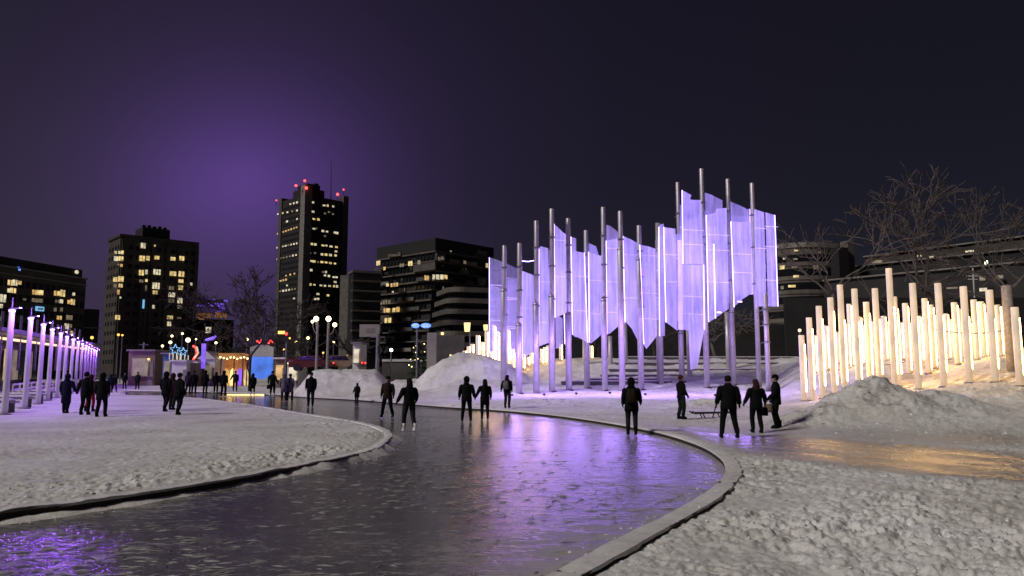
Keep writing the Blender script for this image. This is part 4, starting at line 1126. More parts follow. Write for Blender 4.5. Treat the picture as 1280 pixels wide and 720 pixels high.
S([(651, 338), (668, 344.5), (669, 438), (660, 444), (652, 449)], 47.2, 48.4, 'violet_sheet', (0, 4), (385,))
S([(673, 311), (676, 308), (680, 309), (685, 310.5), (687, 428), (673, 433)], 47.6, 48.4, 'violet_sheet', (0, 5), (352, 403))
S([(686, 312), (690, 330), (691, 430), (687, 430)], 48.6, 47.8, 'violet_sheet_dim')
S([(692, 280), (697, 284), (703, 290), (707, 293), (709, 391), (695, 396.5), (693, 397)], 47.2, 48.2, 'violet_sheet', (0, 6), (300, 345))
S([(694, 392), (703, 398), (704, 433), (695, 436)], 49.3, 49.6, 'violet_sheet_dim')
S([(705, 390), (711, 385), (712, 432), (706, 430)], 49.0, 49.0, 'violet_sheet_faint', (0, 3))
S([(708, 300), (712, 302), (713, 396), (709, 394)], 48.3, 47.9, 'violet_sheet')
S([(713, 296), (720, 298), (720.5, 422), (715, 418)], 47.3, 47.6, 'violet_sheet_dim', (0, 3))
S([(715, 313.5), (731, 316), (735, 428), (717, 419)], 47.9, 47.1, 'violet_sheet', (1, 2), (345, 388))
S([(736, 304), (745, 308), (748, 318), (748, 330), (736, 330)], 48.4, 48.8, 'violet_sheet_dim')
S([(735, 315), (751, 320), (753, 417), (739, 429), (736, 428)], 47.3, 48.2, 'violet_sheet', (0, 4), (350, 392))
S([(758, 281), (764, 283), (770, 288), (773, 291), (773, 307), (758, 303)], 48.8, 48.8, 'violet_sheet_dim')
S([(757, 301), (774, 298), (776, 405), (762, 417), (758, 418)], 47.1, 48.1, 'violet_sheet', (0, 4), (310, 352, 390))
S([(779, 295), (788, 299), (797, 304), (799, 420), (797, 425), (790, 411), (782, 402)], 48.0, 47.2, 'violet_sheet', (0, 6), (318, 372))
S([(776, 305), (780, 306), (782, 404), (777, 406)], 48.3, 48.3, 'violet_sheet_bright')
S([(799, 306), (810, 308), (819, 311), (821, 420), (808, 436), (804, 430)], 47.0, 48.1, 'violet_sheet', (0, 5), (319, 366, 398))
S([(823, 284), (825, 281), (829, 279.5), (830, 283), (831, 420), (824, 420)], 48.0, 48.2, 'violet_sheet_dim', (5, 0))
S([(830, 284), (844, 286), (847, 413.5), (833, 403)], 47.8, 47.1, 'violet_sheet', (0, 3), (318, 352))
S([(852, 238), (857, 240), (864, 244), (862, 249), (866, 250), (876, 250), (879, 330), (853, 330)], 46.9, 47.9, 'violet_sheet', (0, 7), (287, 305))
S([(853.4, 331), (879, 331), (880, 412), (872, 456), (869, 461), (863, 462), (861, 413), (854, 412)], 47.2, 47.9, 'violet_sheet', (1, 2), (370, 392))
S([(847, 300), (852, 300), (854, 412), (848, 412)], 48.3, 48.0, 'violet_sheet_bright')
S([(881, 241), (888, 243), (896, 247), (903, 250.5), (903, 270), (882, 270)], 49.0, 48.9, 'violet_sheet_dim')
S([(882, 269), (894, 266), (896, 261), (908, 260), (911, 386), (886, 403), (885, 402)], 47.0, 48.2, 'violet_sheet', (0, 6), (293, 312, 352))
S([(884, 304), (892, 305), (894, 398), (886, 403)], 46.8, 46.9, 'violet_sheet_faint', (1, 2))
S([(913, 252), (925, 257), (935, 262), (936, 290), (914, 282)], 48.6, 48.6, 'violet_sheet_dim')
S([(913, 277), (938, 278), (940, 366), (928, 374), (917, 384)], 47.0, 48.0, 'violet_sheet', (0, 4), (317, 340))
S([(936, 261), (943, 262), (945, 368), (938, 368)], 48.4, 48.4, 'violet_sheet_bright')
S([(943, 261.5), (955, 265.5), (958, 383), (945.5, 383)], 47.2, 47.9, 'violet_sheet', None, (285, 310))
S([(957, 265.5), (969, 269), (973, 383), (960, 383)], 47.9, 47.2, 'violet_sheet', (1, 2), (283, 308, 350))
for B_ in ([(655, 352), (690, 332), (690, 424), (655, 440)], [(688, 300), (735, 320), (735, 390), (688, 394)], [(733, 324), (780, 312), (780, 398), (733, 410)], [(776, 308), (826, 316), (826, 398), (776, 398)],
           [(822, 294), (856, 292), (856, 402), (822, 400)], [(850, 256), (885, 264), (885, 398), (850, 400)], [(880, 270), (915, 272), (915, 378), (880, 392)], [(908, 268), (945, 272), (945, 364), (908, 372)], [(632, 346), (658, 350), (658, 440), (632, 440)]):
    S(B_, 49.7, 49.9, 'violet_sheet_dim' if B_[0][0] > 640 else 'violet_sheet_faint', None, (B_[0][1] + 28, B_[0][1] + 62))
for (px, py, Yv) in ((899, 390.5, 47.55), (925, 377, 47.35)):   # broken bright corners
    p = at(px, py, Yv); m = MB(); m.box(p, (.30, .05, .08), .4); part(m, 'light_strip', 'violet_led', sc_root)
for (px, Yv, hh) in ((640, 43.5, 2.2), (680, 43.2, 2.4), (720, 43.2, 2.4), (762, 43.2, 2.4), (806, 43.0, 2.4), (850, 43.0, 2.4), (893, 42.8, 2.4), (935, 43.0, 2.4)):  # added violet lamps with made-up housings, put in to light the snow
    p = at(px, 463, Yv); gz = ground_z(p.x, p.y)
    m = MB(); m.tube([(p.x, p.y, gz - .1), (p.x, p.y, gz + .06)], .04, 6); m.box((p.x, p.y, gz + .08), (.16, .12, .08)); part(m, 'floodlight', 'metal_dark', sc_root)
    ld = bpy.data.lights.new('violet_flood', 'POINT'); ld.energy = 240; ld.color = (0.42, 0.24, 1.0); ld.shadow_soft_size = .5
    lo = bpy.data.objects.new('violet_flood', ld); COL.objects.link(lo); lo.location = (p.x, p.y, gz + hh); rel(lo, sc_root)
m = MB(); m.tube([at(651, 326, 47.3), at(660, 327, 47.4), at(668, 325.6, 47.4)], .03, 5); part(m, 'stay_cable', 'violet_led', sc_root)

# ------------------------------------------------------------------ warm light poles
def light_pole(px, ty, Y, label, group, rad=.16, strip=True, lo=.12, hi=.80, name='light_pole', body='pole_white', tilt=0.0):
    b = at(px, 463, Y); gz = ground_z(b.x, b.y); zt = at(px, ty, Y).z
    root = thing(name, label, 'light pole', (b.x, b.y, gz), 0, group)
    H = zt - gz
    m = MB(); m.tube([(0, 0, -.3), (0, 0, H - .015), (0, 0, H)], [rad, rad, rad * .94], 14)
    o = m.build('tube', body, root, True)
    for poly in o.data.polygons:
        if len(poly.vertices) > 4: poly.use_smooth = False
    if strip:
        a = R(-35)
        m = MB(); m.box((math.cos(a) * rad, math.sin(a) * rad, H * (lo + hi) / 2), (.04, .085, H * (hi - lo)), a); m.build('light_strip', 'warm_led', root)
    m = MB(); m.tube([(0, 0, -.05), (0, 0, .03)], rad * 1.5, 12); m.build('base_plate', 'metal_grey', root)
    root.rotation_euler = (tilt, tilt * .6, 0)
    return root
GR1, GR2, GR3, GR4 = 'front row of warm light poles at right', 'back row of short warm light poles at right', 'warm light poles behind the left end of the sculpture', 'small warm light poles on the snow bank behind the sculpture'
fr_list = [(1003.5, 419, 38), (1014, 397, 37.5), (1027, 382.5, 37), (1042, 372, 36.5), (1055, 356, 36.2), (1073, 361, 35.8), (1087, 377.5, 36.6), (1099, 360.5, 35.6), (1118, 335.5, 34.8),
           (1122.5, 371, 36), (1147, 354, 33.8), (1179, 354, 33), (1211, 358, 32.2), (1243.5, 362.5, 31.2), (1274, 384, 30.2)]
rng = random.Random(11)
fr_words = ['leftmost', 'second', 'third', 'fourth', 'fifth', 'sixth', 'seventh', 'eighth', 'tallest', 'tenth', 'eleventh', 'twelfth', 'thirteenth', 'fourteenth', 'rightmost']
for i, (px, ty, Y) in enumerate(fr_list):
    w = fr_words[i]
    lab = ('tallest warm white light pole of the front row at right' if w == 'tallest' else
           ('%s warm white light pole of the front row at right' % w if w in ('leftmost', 'rightmost') else '%s warm white light pole from the left in the right front row' % w))
    light_pole(px, ty, Y, lab, GR1, .142, True, .14, .86 if ty > 370 else .68)
mid_list = [(1136, 379, 39.5), (1161, 373, 38.5), (1168, 381, 39.2), (1198, 378, 38.5), (1223, 374.5, 38), (1232, 377, 38.8), (1252, 381, 37.6), (1259.5, 383, 38.4)]
for i, (px, ty, Y) in enumerate(mid_list):
    light_pole(px, ty, Y, '%s tall warm pole from the left behind the right front row' % ORD[i], 'tall warm poles of the middle row at right', .145, True, .05, .95)
bk = [(1019, 419, 47), (1034, 407, 47), (1048.5, 415, 46.5), (1061, 404, 46), (1065, 380, 46), (1077, 396, 45.5), (1094, 402, 45), (1107.5, 395, 44.5), (1116, 402, 44.5), (1128, 403, 44), (1142, 404, 43.5), (1152, 395, 43),
      (1158, 405, 43), (1172, 394, 42.5), (1186, 392, 42), (1190, 403, 42), (1203, 386, 41.5), (1216, 404, 41), (1238, 390, 40.5), (1247, 398, 40.2), (1268, 392, 39.5), (1084, 406, 45.3), (1101, 408, 44.8), (1122, 396, 44.2), (1135, 407, 43.8), (1147, 403, 43.3), (1165, 401, 42.7), (1179, 407, 42.3), (1196, 399, 41.8), (1209, 401, 41.3), (1227, 399, 40.8), (1256, 403, 40)]
bk.sort()
for i, (px, ty, Y) in enumerate(bk):
    light_pole(px, ty, Y, '%s short warm pole from the left in the right back row' % ORD[i], GR2, .14, True, .06, .97)
light_pole(1266, 357, 33.0, 'dark unlit pole standing among the warm poles at far right', None, .22, False, body='pole_unlit', name='unlit_pole')
lf_list = [(580.5, 438.5, 57), (585.5, 433, 57), (590, 430, 56.5), (597, 419, 54), (602.5, 427.5, 56.5), (608, 414, 56), (614, 439, 57), (617.5, 406, 58), (622, 414, 58), (626, 434, 57), (635, 411.5, 59), (640.5, 436, 58), (645, 441, 58.5), (654, 442, 59)]
for i, (px, ty, Y) in enumerate(lf_list):
    light_pole(px, ty, Y, '%s warm pole from the left beside the sculpture\'s left end' % ORD[i], GR3, .145, True, .05, .95)
for i, (px, ty, Y) in enumerate([(660, 446, 61), (664, 441, 61.5), (668, 445, 61), (677, 436, 62), (681, 434, 62), (685, 432, 62), (701, 430, 63), (739, 432, 64)]):
    light_pole(px, ty, Y, '%s small warm pole from the left on the bank behind the sculpture' % ORD[i], GR4, .14, True, .05, .95)
# cables strung along the right poles
for (a, b, lab) in (((1035, 452, 46.6), (1136, 452, 39.7), 'thin dark cable strung low between the back poles at right'), ((1168, 412, 37), (1280, 408, 33.5), 'thin dark cable strung across the poles at far right')):
    p = at(*a); q = at(*b); pts = []
    for k in range(13):
        t = k / 12; r_ = p.lerp(q, t); r_.z -= .25 * math.sin(math.pi * t); pts.append(r_)
    m = MB(); m.tube(pts, .018, 5); tag(m.build('cable', 'metal_dark'), lab, 'cable')

# ------------------------------------------------------------------ violet street columns on the left
for k in range(14):
    Yk = 30 + 4.7 * k
    px = [9.5, 34, 50.5, 62, 73, 81, 89, 95.5, 101, 105.5, 109, 112.5, 116, 119][k]
    top = 4.2
    b = at(px, 463, Yk); gz = ground_z(b.x, b.y)
    lab = 'white column under a violet lamp, %s in the row from the left' % ORD[k] if k else 'nearest white column under a violet lamp at the left edge'
    root = thing('lamp_column', lab, 'lamp column', (b.x, b.y, gz), 0, 'violet lit columns along the promenade')
    m = MB(); m.tube([(0, 0, -.2), (0, 0, 1.2), (0, 0, top - .15), (0, 0, top)], [.125, .118, .105, .098], 14); m.build('shaft', 'column_white', root, True)
    m = MB(); m.tube([(0, 0, top), (0, 0, top + .03), (0, 0, top + .10)], [.13, .13, .05], 14); m.tube([(0, 0, top + .08), (0, 0, top + .5)], .025, 6); m.box((.26, -.14, top + .06), (.62, .07, .04), -.5); m.build('lamp_cap', 'metal_grey', root)
    m = MB(); m.tube([(0, 0, top - .07), (0, 0, top - .004)], [.115, .125], 14); m.build('lamp_ring', 'lamp_violet', root)
    m = MB(); m.tube([(0, 0, -.05), (0, 0, .05)], .24, 12); m.build('plinth', 'concrete_pale', root)
    ld = bpy.data.lights.new('column_lamp', 'POINT'); ld.energy = 300; ld.color = (0.36, 0.12, 1.0); ld.shadow_soft_size = .12
    lo = bpy.data.objects.new('column_lamp', ld); COL.objects.link(lo); lo.parent = root; lo.location = (.60, -.32, top + .02)
# benches and low rails between them
for k, (px, Yk) in enumerate(((4, 31.5), (27, 36), (43, 40.5), (56, 46))):
    b = at(px, 463, Yk); gz = ground_z(b.x, b.y)
    root = thing('bench', 'snow-covered bench beside the %s violet column from the left' % ORD[k], 'bench', (b.x - .5, b.y, gz), R(12), 'snowy benches along the violet columns')
    m = MB(); m.box((0, 0, .44), (2.1, .55, .07)); m.build('seat', 'metal_grey', root)
    m = MB(); m.loft([(0, 0, .476, 1.0, .25), (0, 0, .55, .97, .23), (0, 0, .59, .8, .15)], 16, sq=4.0); m.build('snow_layer', 'kerb_snow', root, True)
    for sx in (-1, 1):
        m = MB(); m.box((sx * .85, 0, .205), (.09, .48, .41)); m.build('leg', 'metal_dark', root)
p0 = at(18, 463, 41); p1 = at(76, 463, 62)
root = thing('railing', 'low snow-capped railing behind the violet columns', 'railing', (p0.x, p0.y, 0.1))
d = Vector((p1.x - p0.x, p1.y - p0.y, 0))
for z_ in (.45, .75, 1.05):
    m = MB(); m.tube([Vector((0, 0, z_)), d + Vector((0, 0, z_))], .05, 6); m.build('rail', 'column_white', root)
for k in range(11):
    m = MB(); m.tube([d * (k / 10), d * (k / 10) + Vector((0, 0, 1.08))], .045, 6); m.build('post', 'column_white', root)

# ------------------------------------------------------------------ concrete terrace steps behind the sculpture
st = thing('terrace_steps', 'snow-covered concrete terrace steps behind the violet sheets', 'steps', (8, 54, 1.2))
for k, (pa, pb, Yk, hh) in enumerate(((702, 840, 50.5, .20), (735, 846, 52.5, .22), (752, 868, 54.5, .24), (762, 980, 57.0, .24), (770, 1003, 59.5, .26), (778, 1000, 62.0, .3))):
    A = at(pa, 463, Yk); B = at(pb, 463, Yk + .8)
    z_ = max(ground_z(A.x + (B.x - A.x) * t, A.y + (B.y - A.y) * t) for t in (.2, .5, .8)) + .10
    m = MB(); m.prism([(A.x, A.y), (B.x, B.y), (B.x, B.y + .9), (A.x, A.y + .9)], z_ - .7, z_); s_ = part(m, 'step', 'concrete_dark', st)
    m = MB(); m.prism([(A.x + .1, A.y + .12), (B.x - .1, B.y + .12), (B.x - .1, B.y + .95), (A.x + .1, A.y + .95)], z_ + .003, z_ + .07); part(m, 'snow_layer', 'kerb_snow', st)

# ------------------------------------------------------------------ bare winter trees
def bare_tree(label, px, Y, top_py, spread, seed, material='bark', lean=(0, 0), trunk_r=.22, fork=.28, levels=6, base=None, name='bare_tree', twig=1.0):
    b = at(px, 463, Y); gz = ground_z(b.x, b.y) if Y < 180 else 0.0
    if base is not None: gz = base
    H = at(px, top_py, Y).z - gz
    root = thing(name, label, 'tree', (b.x, b.y, gz), 0, 'bare winter trees')
    rng = random.Random(seed); tr = MB(); br = MB(); TW = .00046 * Y
    def grow(mb, p, d, L, r, lev):
        n = 4 if lev < 3 else 3; pts = [p]; rad = [r]; q = p.copy(); dd = d.copy()
        for k in range(n):
            dd = (dd + Vector((rng.gauss(0, .16), rng.gauss(0, .16), rng.gauss(0.03, .10)))).normalized()
            q = q + dd * (L / n); pts.append(q.copy()); rad.append(max(r * (1 - .5 * (k + 1) / n), TW))
        mb.tube(pts, rad, 7 if lev < 2 else (5 if lev < 4 else 3), cap=lev < 2)
        return pts, dd, rad
    def rec(p, d, L, r, lev):
        pts, dd, rad = grow(br, p, d, L, r, lev)
        if lev >= levels: return
        nb = (3 if lev < 3 else rng.choice((2, 3, 3))) if twig >= 1 else 2
        for k in range(nb):
            i = len(pts) - 1 if k == 0 else rng.randrange(2, len(pts))
            ax = Vector((rng.gauss(0, 1), rng.gauss(0, 1), rng.gauss(0, .5))).normalized()
            ang = rng.uniform(.25, .55) if k == 0 else rng.uniform(.5, 1.05)
            nd_ = (dd * math.cos(ang) + ax * math.sin(ang)); nd_.z += .12 * (1.3 - spread); nd_.normalize()
            rec(pts[i], nd_, L * rng.uniform(.62, .82), max(rad[i] * .75, TW), lev + 1)
    pts, dd, rad = grow(tr, Vector((0, 0, -.3)), Vector((lean[0], lean[1], 1)).normalized(), H * fork, trunk_r, 0)
    tr.build('trunk', material, root, True)
    for k in range(5):
        th = k * 1.257 + rng.uniform(-.4, .4); el = rng.uniform(.55, 1.15) / spread
        nd_ = Vector((math.cos(th), math.sin(th), el)).normalized()
        rec(pts[-1] - Vector((0, 0, rng.uniform(0, .12) * H * fork)), nd_, H * (1 - fork) * rng.uniform(.32, .42), rad[-1] * .72, 1)
    c = br.build('crown', material, root, True)
    # scale so that the crown reaches the height seen
    zmax = max(v.co.z for v in c.data.vertices); s = H / zmax
    root.scale = (s, s, s)
    return root
bare_tree('leafless tree with pale forked limbs behind the warm poles\' left end', 1047, 62, 258, .72, 21, 'bark', fork=.40, levels=4, trunk_r=.24)
bare_tree('largest leafless tree spreading behind the warm poles at right', 1198, 66, 214, .85, 5, 'bark', fork=.38, levels=5, trunk_r=.33, lean=(-.08, 0))
bare_tree('leafless tree cut by the right edge of the picture', 1272, 58, 216, .8, 9, 'bark', fork=.38, levels=5, trunk_r=.28)
bare_tree('leafless dark tree standing left of the office tower', 312, 92, 328, 1.15, 14, 'bark_dark', fork=.34, levels=6, trunk_r=.26)
bare_tree('small dark leafless tree between the tower and street lanterns', 372, 105, 392, 1.4, 33, 'bark_dark', fork=.3, levels=5, trunk_r=.2)
bare_tree('wide dark leafless tree right behind the orange market canopy', 268, 112, 398, 1.6, 41, 'bark_dark', fork=.3, levels=5, trunk_r=.2)
bare_tree('dark leafless tree beside the utility pole', 345, 84, 388, 1.3, 52, 'bark_dark', fork=.3, levels=5, trunk_r=.2)
bare_tree('dark leafless tree behind the grey billboard', 455, 82, 412, 1.1, 61, 'bark_dark', fork=.5, levels=4, trunk_r=.35)
bare_tree('dark leafless tree behind the violet sheets\' right end', 895, 74, 366, 1.5, 71, 'bark', fork=.3, levels=5, trunk_r=.2)
bare_tree('dark leafless tree showing through the gaps under the violet sheets', 820, 76, 372, 1.5, 73, 'bark_dark', fork=.3, levels=5, trunk_r=.2)
bare_tree('dark leafless tree behind the terrace steps, left of the sculpture gap', 742, 78, 372, 1.5, 79, 'bark_dark', fork=.3, levels=5, trunk_r=.2)

# dark service walls behind the snow bank
for (pa, pb, Y, pyt, mt, lab) in ((545, 580, 70, 419, 'concrete_dark', 'dark concrete wall behind the snow mound crest'), (690, 985, 84, 405, 'facade_dark', 'long dark wall behind the bank under the violet sheets'), (985, 1300, 78, 372, 'facade_dark', 'long dark wall behind the warm poles')):
    A = at(pa, 463, Y); B = at(pb, 463, Y); zt = at(pa, pyt, Y).z
    m = MB(); m.prism([(A.x, Y), (B.x, Y), (B.x, Y + .6), (A.x, Y + .6)], -.2, zt); o = m.build('service_wall', mt); tag(o, lab, 'wall')

# ------------------------------------------------------------------ street lamps and lights
def street_lamp(label, px, py, Y, r, glow, group='street lamps beyond the rink', arm=0.0, base=None):
    p = at(px, py, Y); gz = ground_z(p.x, p.y) if base is None else base
    root = thing('street_lamp', label, 'street lamp', (p.x, p.y, gz), 0, group); h = p.z - gz
    m = MB(); m.tube([(arm, 0, -.2), (arm, 0, h - .4), (0, 0, h)] if arm else [(0, 0, -.2), (0, 0, h)], [.09, .06, .045] if arm else [.09, .055], 8); m.build('post', 'metal_grey', root)
    m = MB(); r *= .66; m.ball((0, 0, h), r, 10, 8); m.build('globe', glow, root, True)
    m = MB(); m.tube([(0, 0, h + r * .9), (0, 0, h + r * 1.25)], [r * .7, r * .2], 10); m.build('cap', 'metal_dark', root)
    return root
LAMPS = [(115, 422, 100, .30, 'glow_orange', 'orange globe lamp above the far end of the violet columns'), (148, 418.5, 110, .28, 'glow_orange', 'left of two close orange lamps below the apartment block'),
         (153, 419, 110, .22, 'glow_orange', 'right of two close orange lamps below the apartment block'), (107, 428, 100, .2, 'glow_warm', 'small warm lamp left of the orange globe lamp'), (203, 432.5, 95, .24, 'glow_warm', 'warm lamp left of the brightest market lamp, lowest of its cluster'),
         (213, 428, 95, .30, 'glow_warm', 'warm lamp beside the brightest market lamp'), (215, 420, 100, .24, 'glow_warm', 'upper left warm lamp of the market cluster'), (228, 417, 105, .24, 'glow_warm', 'topmost lamp of the market cluster'),
         (235, 425, 92, .42, 'glow_white', 'brightest white lamp over the market huts'), (245, 424, 100, .18, 'glow_warm', 'small warm lamp right of the brightest market lamp'), (186, 449, 88, .22, 'glow_orange', 'low orange lamp on the beige hut'),
         (270, 428.5, 95, .24, 'glow_warm', 'warm lamp above the orange canopy'), (309, 424, 95, .25, 'glow_warm', 'warm lamp above the blue screen\'s left end'), (370, 427.5, 92, .22, 'glow_warm', 'warm lamp left of the twin lantern posts'),
         (385, 422.5, 88, .26, 'glow_warm', 'pale tilted lamp left of the twin lantern posts'), (417, 428, 95, .22, 'glow_warm', 'small warm lamp right of the twin lantern posts'), (489, 437.5, 72, .24, 'glow_ice_white', 'bluish white floodlight above the snow mound'),
         (553, 417, 80, .26, 'lantern', 'small warm lamp in front of the terraced building'), (999.5, 413, 66, .20, 'glow_warm', 'small yellow lamp left of the warm poles'), (981, 390, 90, .10, 'glow_white', 'tiny white lamp under the violet sheets\' right corner'),
         (304, 445, 88, .18, 'glow_orange', 'small orange lamp at the right end of the canopy'), (355, 437, 88, .18, 'glow_orange', 'orange lamp over the white kiosk'), (404, 441, 80, .16, 'glow_orange', 'orange lamp behind the left snow mound'), (434, 445, 76, .17, 'glow_orange', 'orange lamp right of the twin lantern posts')]
for (px, py, Y, r, gl, lab) in LAMPS: street_lamp(lab, px, py, Y, r, gl)
# twin lantern posts
for k, (px, arms) in enumerate(((395.5, ((-6.5, 402, .14), (-2, 398.5, .23))), (409, ((0, 398.5, .24), (8, 406, .20))))):
    Y = 66.0; p = at(px, 458, Y); gz = ground_z(p.x, p.y)
    root = thing('lantern_post', ('left' if k == 0 else 'right') + ' pale post with two glowing lanterns on the left snow mound', 'street lamp', (p.x, p.y, gz), 0, 'twin lantern posts')
    h = at(px, 402, Y).z - gz
    m = MB(); m.tube([(0, 0, -.3), (0, 0, h)], [.13, .09], 10); m.build('post', 'concrete_pale', root)
    for (dx, py, r) in arms:
        X_ = dx * Y / FPX; zz = at(px, py, Y).z - gz
        m = MB(); m.tube([(0, 0, h - 1.2), (X_ * .7, 0, zz - .75), (X_, 0, zz - r)], .04, 6); a_ = m.build('arm', 'concrete_pale', root)
        m = MB(); m.ball((X_, 0, zz), r, 10, 8); m.build('globe', 'glow_white' if r > .21 else 'glow_warm', root, True)
# lantern boxes near the left warm poles
for k, (px, py, Y, w, h) in enumerate(((584, 409, 66, .58, .78), (607.2, 409.5, 66, .42, .5))):
    p = at(px, py, Y); gz = ground_z(p.x, p.y)
    root = thing('lantern_post', ('square' if k == 0 else 'small') + ' yellow lantern on a post above the left warm poles', 'street lamp', (p.x, p.y, gz), 0, 'yellow lanterns above the warm poles')
    m = MB(); m.tube([(.25, 0, -.3), (.25, 0, p.z - gz - h * .2)], .06, 8); m.build('post', 'metal_grey', root)
    m = MB(); m.loft([(0, 0, p.z - gz - h / 2, w * .38, w * .38), (0, 0, p.z - gz + h / 2, w * .5, w * .5)], 8, sq=5); m.build('lantern', 'lantern', root)
    m = MB(); m.loft([(0, 0, p.z - gz + h / 2, w * .58, w * .58), (0, 0, p.z - gz + h / 2 + .18, w * .1, w * .1)], 8, sq=5); m.build('cap', 'metal_dark', root)

# ------------------------------------------------------------------ things of the winter market
def spot(px, Y): 
    p = at(px, 463, Y); return p.x, p.y, ground_z(p.x, p.y)
def hut(label, pa, pb, pyt, Y, wall, roof='kerb_snow', front=None, cat='hut', name='market_hut', gable=False, base_py=None):
    xa, ya, ga = spot(pa, Y); xb, yb, gb = spot(pb, Y); zt = at(pa, pyt, Y).z; g0 = min(ga, gb) - .1; w = xb - xa
    root = thing(name, label, cat, ((xa + xb) / 2, Y, g0), 0, 'market huts'); H = zt - g0; D = 3.0
    m = MB(); m.box((0, D / 2, H / 2), (w, D, H)); m.build('wall', wall, root)
    m = MB()
    if gable: m.slab([(-w / 2 - .2, D / 2, H), (w / 2 + .2, D / 2, H), (0, D / 2, H + .9)], (0, 1, 0), D + .4)
    else: m.box((0, D / 2 - .1, H + .1), (w + .3, D + .5, .18))
    m.build('roof', roof, root)
    if front:
        m = MB(); m.box((0, -.03, H * .55), (w * .7, .05, H * .5)); m.build('counter_opening', front, root)
        m = MB(); m.box((0, -.2, H * .28), (w * .78, .35, .06)); m.build('counter', 'hut_grey', root)
    m = MB(); m.box((w * .36, -.03, H * .35), (w * .18, .05, H * .68)); m.build('door', 'hut_grey', root)
    return root
hut('beige market hut at the left end of the market row', 160, 193, 439, 88, 'hut_beige', 'hut_grey', 'win_dim')
hut('blue glazed kiosk beside the white market hut', 203, 214, 443, 84, 'blue_paint', 'metal_grey', 'win_dim')
hut('white market hut under the star lights', 214.5, 233, 452, 82, 'hut_white', 'hut_white')
hut('tan market hut between the white hut and the canopy', 233.5, 247, 454, 83, 'hut_beige', 'hut_white')
hut('white arched tent left of the orange canopy', 248, 268, 449, 85, 'hut_white', 'hut_white', 'win_dim', gable=True)
hut('pale kiosk behind the two grey skaters', 343, 356, 449, 80, 'hut_beige', 'kerb_snow', 'win_gold')
hut('small snack kiosk under red lights right of the market', 359, 374, 451, 80, 'hut_white', 'red_paint', 'win_pale')
# glowing pedestrian shelter
hut('white lit shelter on the left snow mound', 440.5, 450, 430, 70, 'hut_white', 'metal_grey', 'win_pale', 'shelter', 'shelter')
# orange canopy with bulbs
xa, ya, gz = spot(258, 86); xb, _, _ = spot(309, 86)
root = thing('market_canopy', 'orange canopy hung with warm bulbs in the middle of the market', 'canopy', ((xa + xb) / 2, 86, gz)); w = xb - xa
zt = at(283, 441, 86).z - gz; ze = at(283, 448, 86).z - gz
m = MB(); m.add([(-w / 2, 0, ze), (w / 2, 0, ze), (w / 2, 3.4, ze), (-w / 2, 3.4, ze), (-w / 2 + .6, 1.7, zt), (w / 2 - .6, 1.7, zt)], [(0, 1, 5, 4), (2, 3, 4, 5), (1, 2, 5), (3, 0, 4)]); m.build('roof', 'canvas_orange', root)
for sx in (-.48, -.16, .16, .48):
    for y_ in (.15, 3.2):
        m = MB(); m.tube([(sx * w, y_, -.1), (sx * w, y_, ze)], .06, 6); m.build('post', 'metal_dark', root)
for k in range(13):
    m = MB(); m.ball(((k / 12 - .5) * w, -.05, ze + .05 + .10 * math.sin(k * 1.9)), .10, 8, 6); m.build('bulb', 'glow_warm', root, True)
m = MB(); m.box((0, 3.0, ze / 2), (w * .96, .1, ze)); m.build('back_wall', 'canvas_orange', root)
for k, (sx, mt) in enumerate(((-.34, 'lantern'), (-.22, 'win_gold'), (-.06, 'lantern'), (.12, 'glow_purple'), (.3, 'win_warm'))):
    m = MB(); m.loft([(sx * w, 2.6, 0, .28, .2), (sx * w, 2.6, .7, .36, .25), (sx * w, 2.6, 1.7, .3, .2), (sx * w, 2.6, 2.0, .08, .08)], 10); m.build('lit_figure', mt, root, True)
# blue screen
Y = 82.0; xa, _, gz = spot(312, Y); xb, _, _ = spot(341, Y)
root = thing('video_screen', 'large rounded blue glowing screen at the rink\'s far end', 'screen', ((xa + xb) / 2, Y, gz)); w = xb - xa
z0 = at(0, 474, Y).z - gz; z1 = at(0, 446, Y).z - gz; z2 = at(0, 434, Y).z - gz
m = MB(); m.slab([(-w / 2, 0, z0 + .6), (-w * .2, 0, z0 + .1), (w * .15, 0, z0), (w / 2, 0, z0 + .7), (w / 2, 0, z1), (-w / 2, 0, z1)], (0, 1, 0), .25); m.build('lower_screen', 'screen_blue', root)
m = MB(); m.slab([(-w / 2, 0, z1 + .02), (w / 2, 0, z1 + .02), (w / 2, 0, z2), (w * .2, 0, z2 + .25), (-w * .2, 0, z2 + .25), (-w / 2, 0, z2)], (0, 1, 0), .25); m.build('upper_screen', 'screen_grey', root)
for sx in (-.42, .42):
    m = MB(); m.tube([(sx * w, .25, -.2), (sx * w, .25, z2)], .09, 8); m.build('post', 'metal_dark', root)
m = MB(); m.tube([(-w * .5, -.15, z0 + .5), (-w * .56, -.15, (z0 + z1) / 2), (-w * .5, -.15, z1 + .4), (-w * .42, -.15, z1 + .6)], .06, 8); m.build('neon_tube', 'red_paint', root, True)
for k, (dx, dz) in enumerate(((-.10, .5), (-.02, .75), (-.2, .65), (.30, .45), (.36, .7), (.44, .55))):
    m = MB(); m.ball((dx * w, -.1, z2 + dz), .11, 8, 6); m.tube([(dx * w, 0, z2 - .1), (dx * w, -.1, z2 + dz)], .03, 5, 1); m.build('red_lamp', ['glow_red', 'metal_dark'], root)
